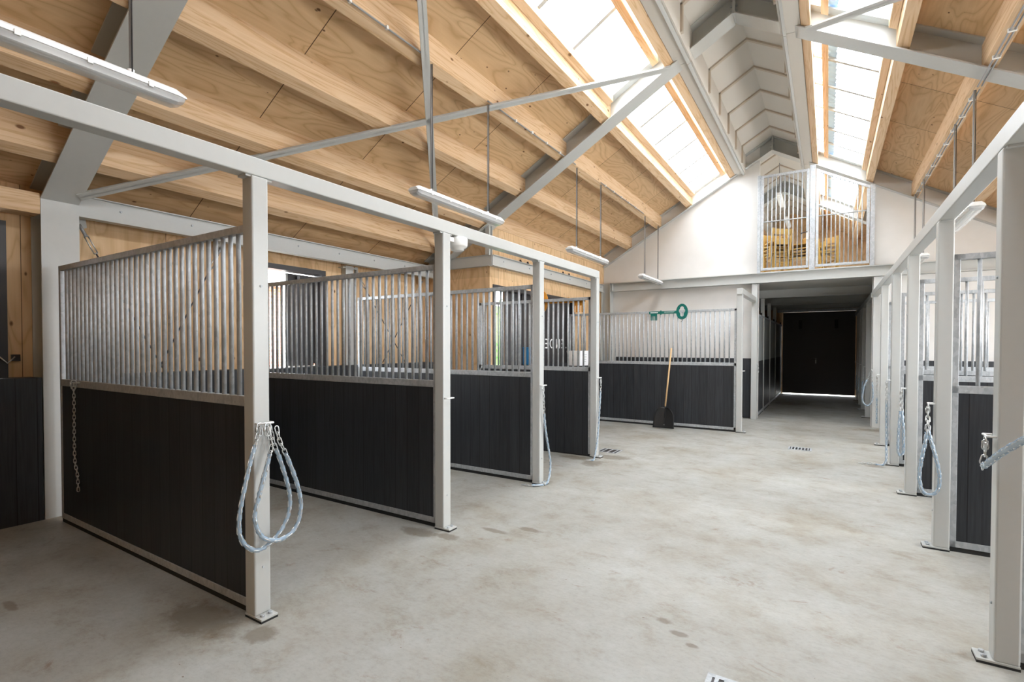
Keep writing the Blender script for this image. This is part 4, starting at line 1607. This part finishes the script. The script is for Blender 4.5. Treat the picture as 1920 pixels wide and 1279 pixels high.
ch = chair(None, 0, 0, 'yellow wooden chair at the bottom of the left loft stack')
ch.location = (-1.0, 13.25, 3.25)
ch.rotation_euler = (0, 0, .5)
rg = random.Random(11)
for st_, (sx, sy, cnt_, nm) in enumerate(((-1.02, 13.25, 6, 'left'), (-.55, 13.35, 5, 'middle'), (-.1, 13.5, 4, 'right'))):
    for k in range(cnt_):
        if st_ == 0 and k == 0:
            continue
        c_ = copy_tree(ch, (sx + rg.uniform(-.05, .05), sy + rg.uniform(-.04, .04), 3.25 + .075 * k))
        c_.rotation_euler = (rg.uniform(-.12, .12), rg.uniform(-.12, .12), .5 + st_ * .9 + (math.pi if k % 3 == 2 else 0) + rg.uniform(-.2, .2))
        c_['label'] = 'yellow wooden chair in the %s loft stack, %s from the bottom' % (nm, ORD[k])
for (y, nm) in ((14.6, 'front'), (17.3, 'rear')):
    t = thing('loft_lamp', 'white fluorescent lamp hung at the ridge inside the loft, %s one' % nm, 'lamp', (XR, y, 5.3), 'lamps at the ridge of the loft')
    MB().box(XR - .06, y - .6, 5.30, XR + .06, y + .6, 5.38, .02).build('housing', M['lampw'], t)
    MB().box(XR - .05, y - .55, 5.275, XR + .05, y + .55, 5.299, .008).build('clear_cover', M['tube'], t)
    for dy in (-.4, .4):
        MB().cyl((XR, y + dy, 5.38), (XR, y + dy, 6.15), .008, 6).build('hanging_rod', M['cable'], t)

# ------------------------------------------------------------------ passage: stall fronts and end door
for i, (ya, yb) in enumerate(((12.46, 13.9), (13.98, 15.5), (15.58, 17.2), (17.28, 19.6))):
    t = thing('passage_screen', 'screen of grey mesh over black planks left in the passage, %s from the gable' % ORD[i], 'stall screen', (-1.35, ya, 0), 'stall fronts in the passage')
    MB().box(-1.40, ya, .09, -1.36, yb, 1.27).build('plank_panel', M['plank'], t)
    MB().box(-1.395, ya, 1.27, -1.365, yb, 2.30).build('mesh_panel', M['mesh'], t)
    MB().box(-1.41, ya, .03, -1.35, yb, .09, .003).build('bottom_rail', M['galv'], t)
    MB().box(-1.41, ya, 2.30, -1.35, yb, 2.35, .003).build('top_rail', M['galv'], t)
    MB().box(-1.405, ya, 0, -1.36, yb, .03).build('rubber_strip', M['rubber'], t)
    for y in (ya + .3, yb - .3):
        MB().cyl((-1.38, y, 2.35), (-1.38, y, 2.42), .02, 6).build('roller', M['dark'], t)
for i, y in enumerate((13.90, 15.50, 17.20)):
    rhs('passage_post', -1.43, y + .005, 0, -1.345, y + .075, 2.795, 'grey post between the stall fronts on the left of the passage, %s from the gable' % ORD[i], 'frame', 'post', 'posts on the left of the passage')

d = MB()
d.box(-1.32, 19.60, .03, -.32, 19.65, 2.76)
dr = structure(d.build('door_4', M['dark']), 'black double door closing the far end of the passage')
MB().box(-.32, 19.60, .03, .74, 19.65, 2.76).build('door_leaf', M['dark'], dr)
MB().box(-.46, 19.55, 1.18, -.33, 19.58, 1.21).build('handle', M['blackp'], dr)
MB().box(-.36, 19.58, 1.05, -.33, 19.60, 1.22).build('lock_plate', M['cable'], dr)
for x in (-.8, .22):
    MB().cyl((x, 19.585, 2.45), (x, 19.57, 2.45), .02, 8).build('hook', M['blackp'], dr)
    MB().box(x - .05, 19.57, 2.2, x + .05, 19.60, 2.5, .01).build('strap', M['rubber'], dr)
pt = MB().box(-1.5, 19.60, 2.77, .9, 19.70, 2.86)
structure(pt.build('trim_1', M['galv']), 'galvanised track above the passage door')

for o in list(COL.objects):
    for k in ('_wl', '_y', '_wh'):
        if k in o:
            del o[k]
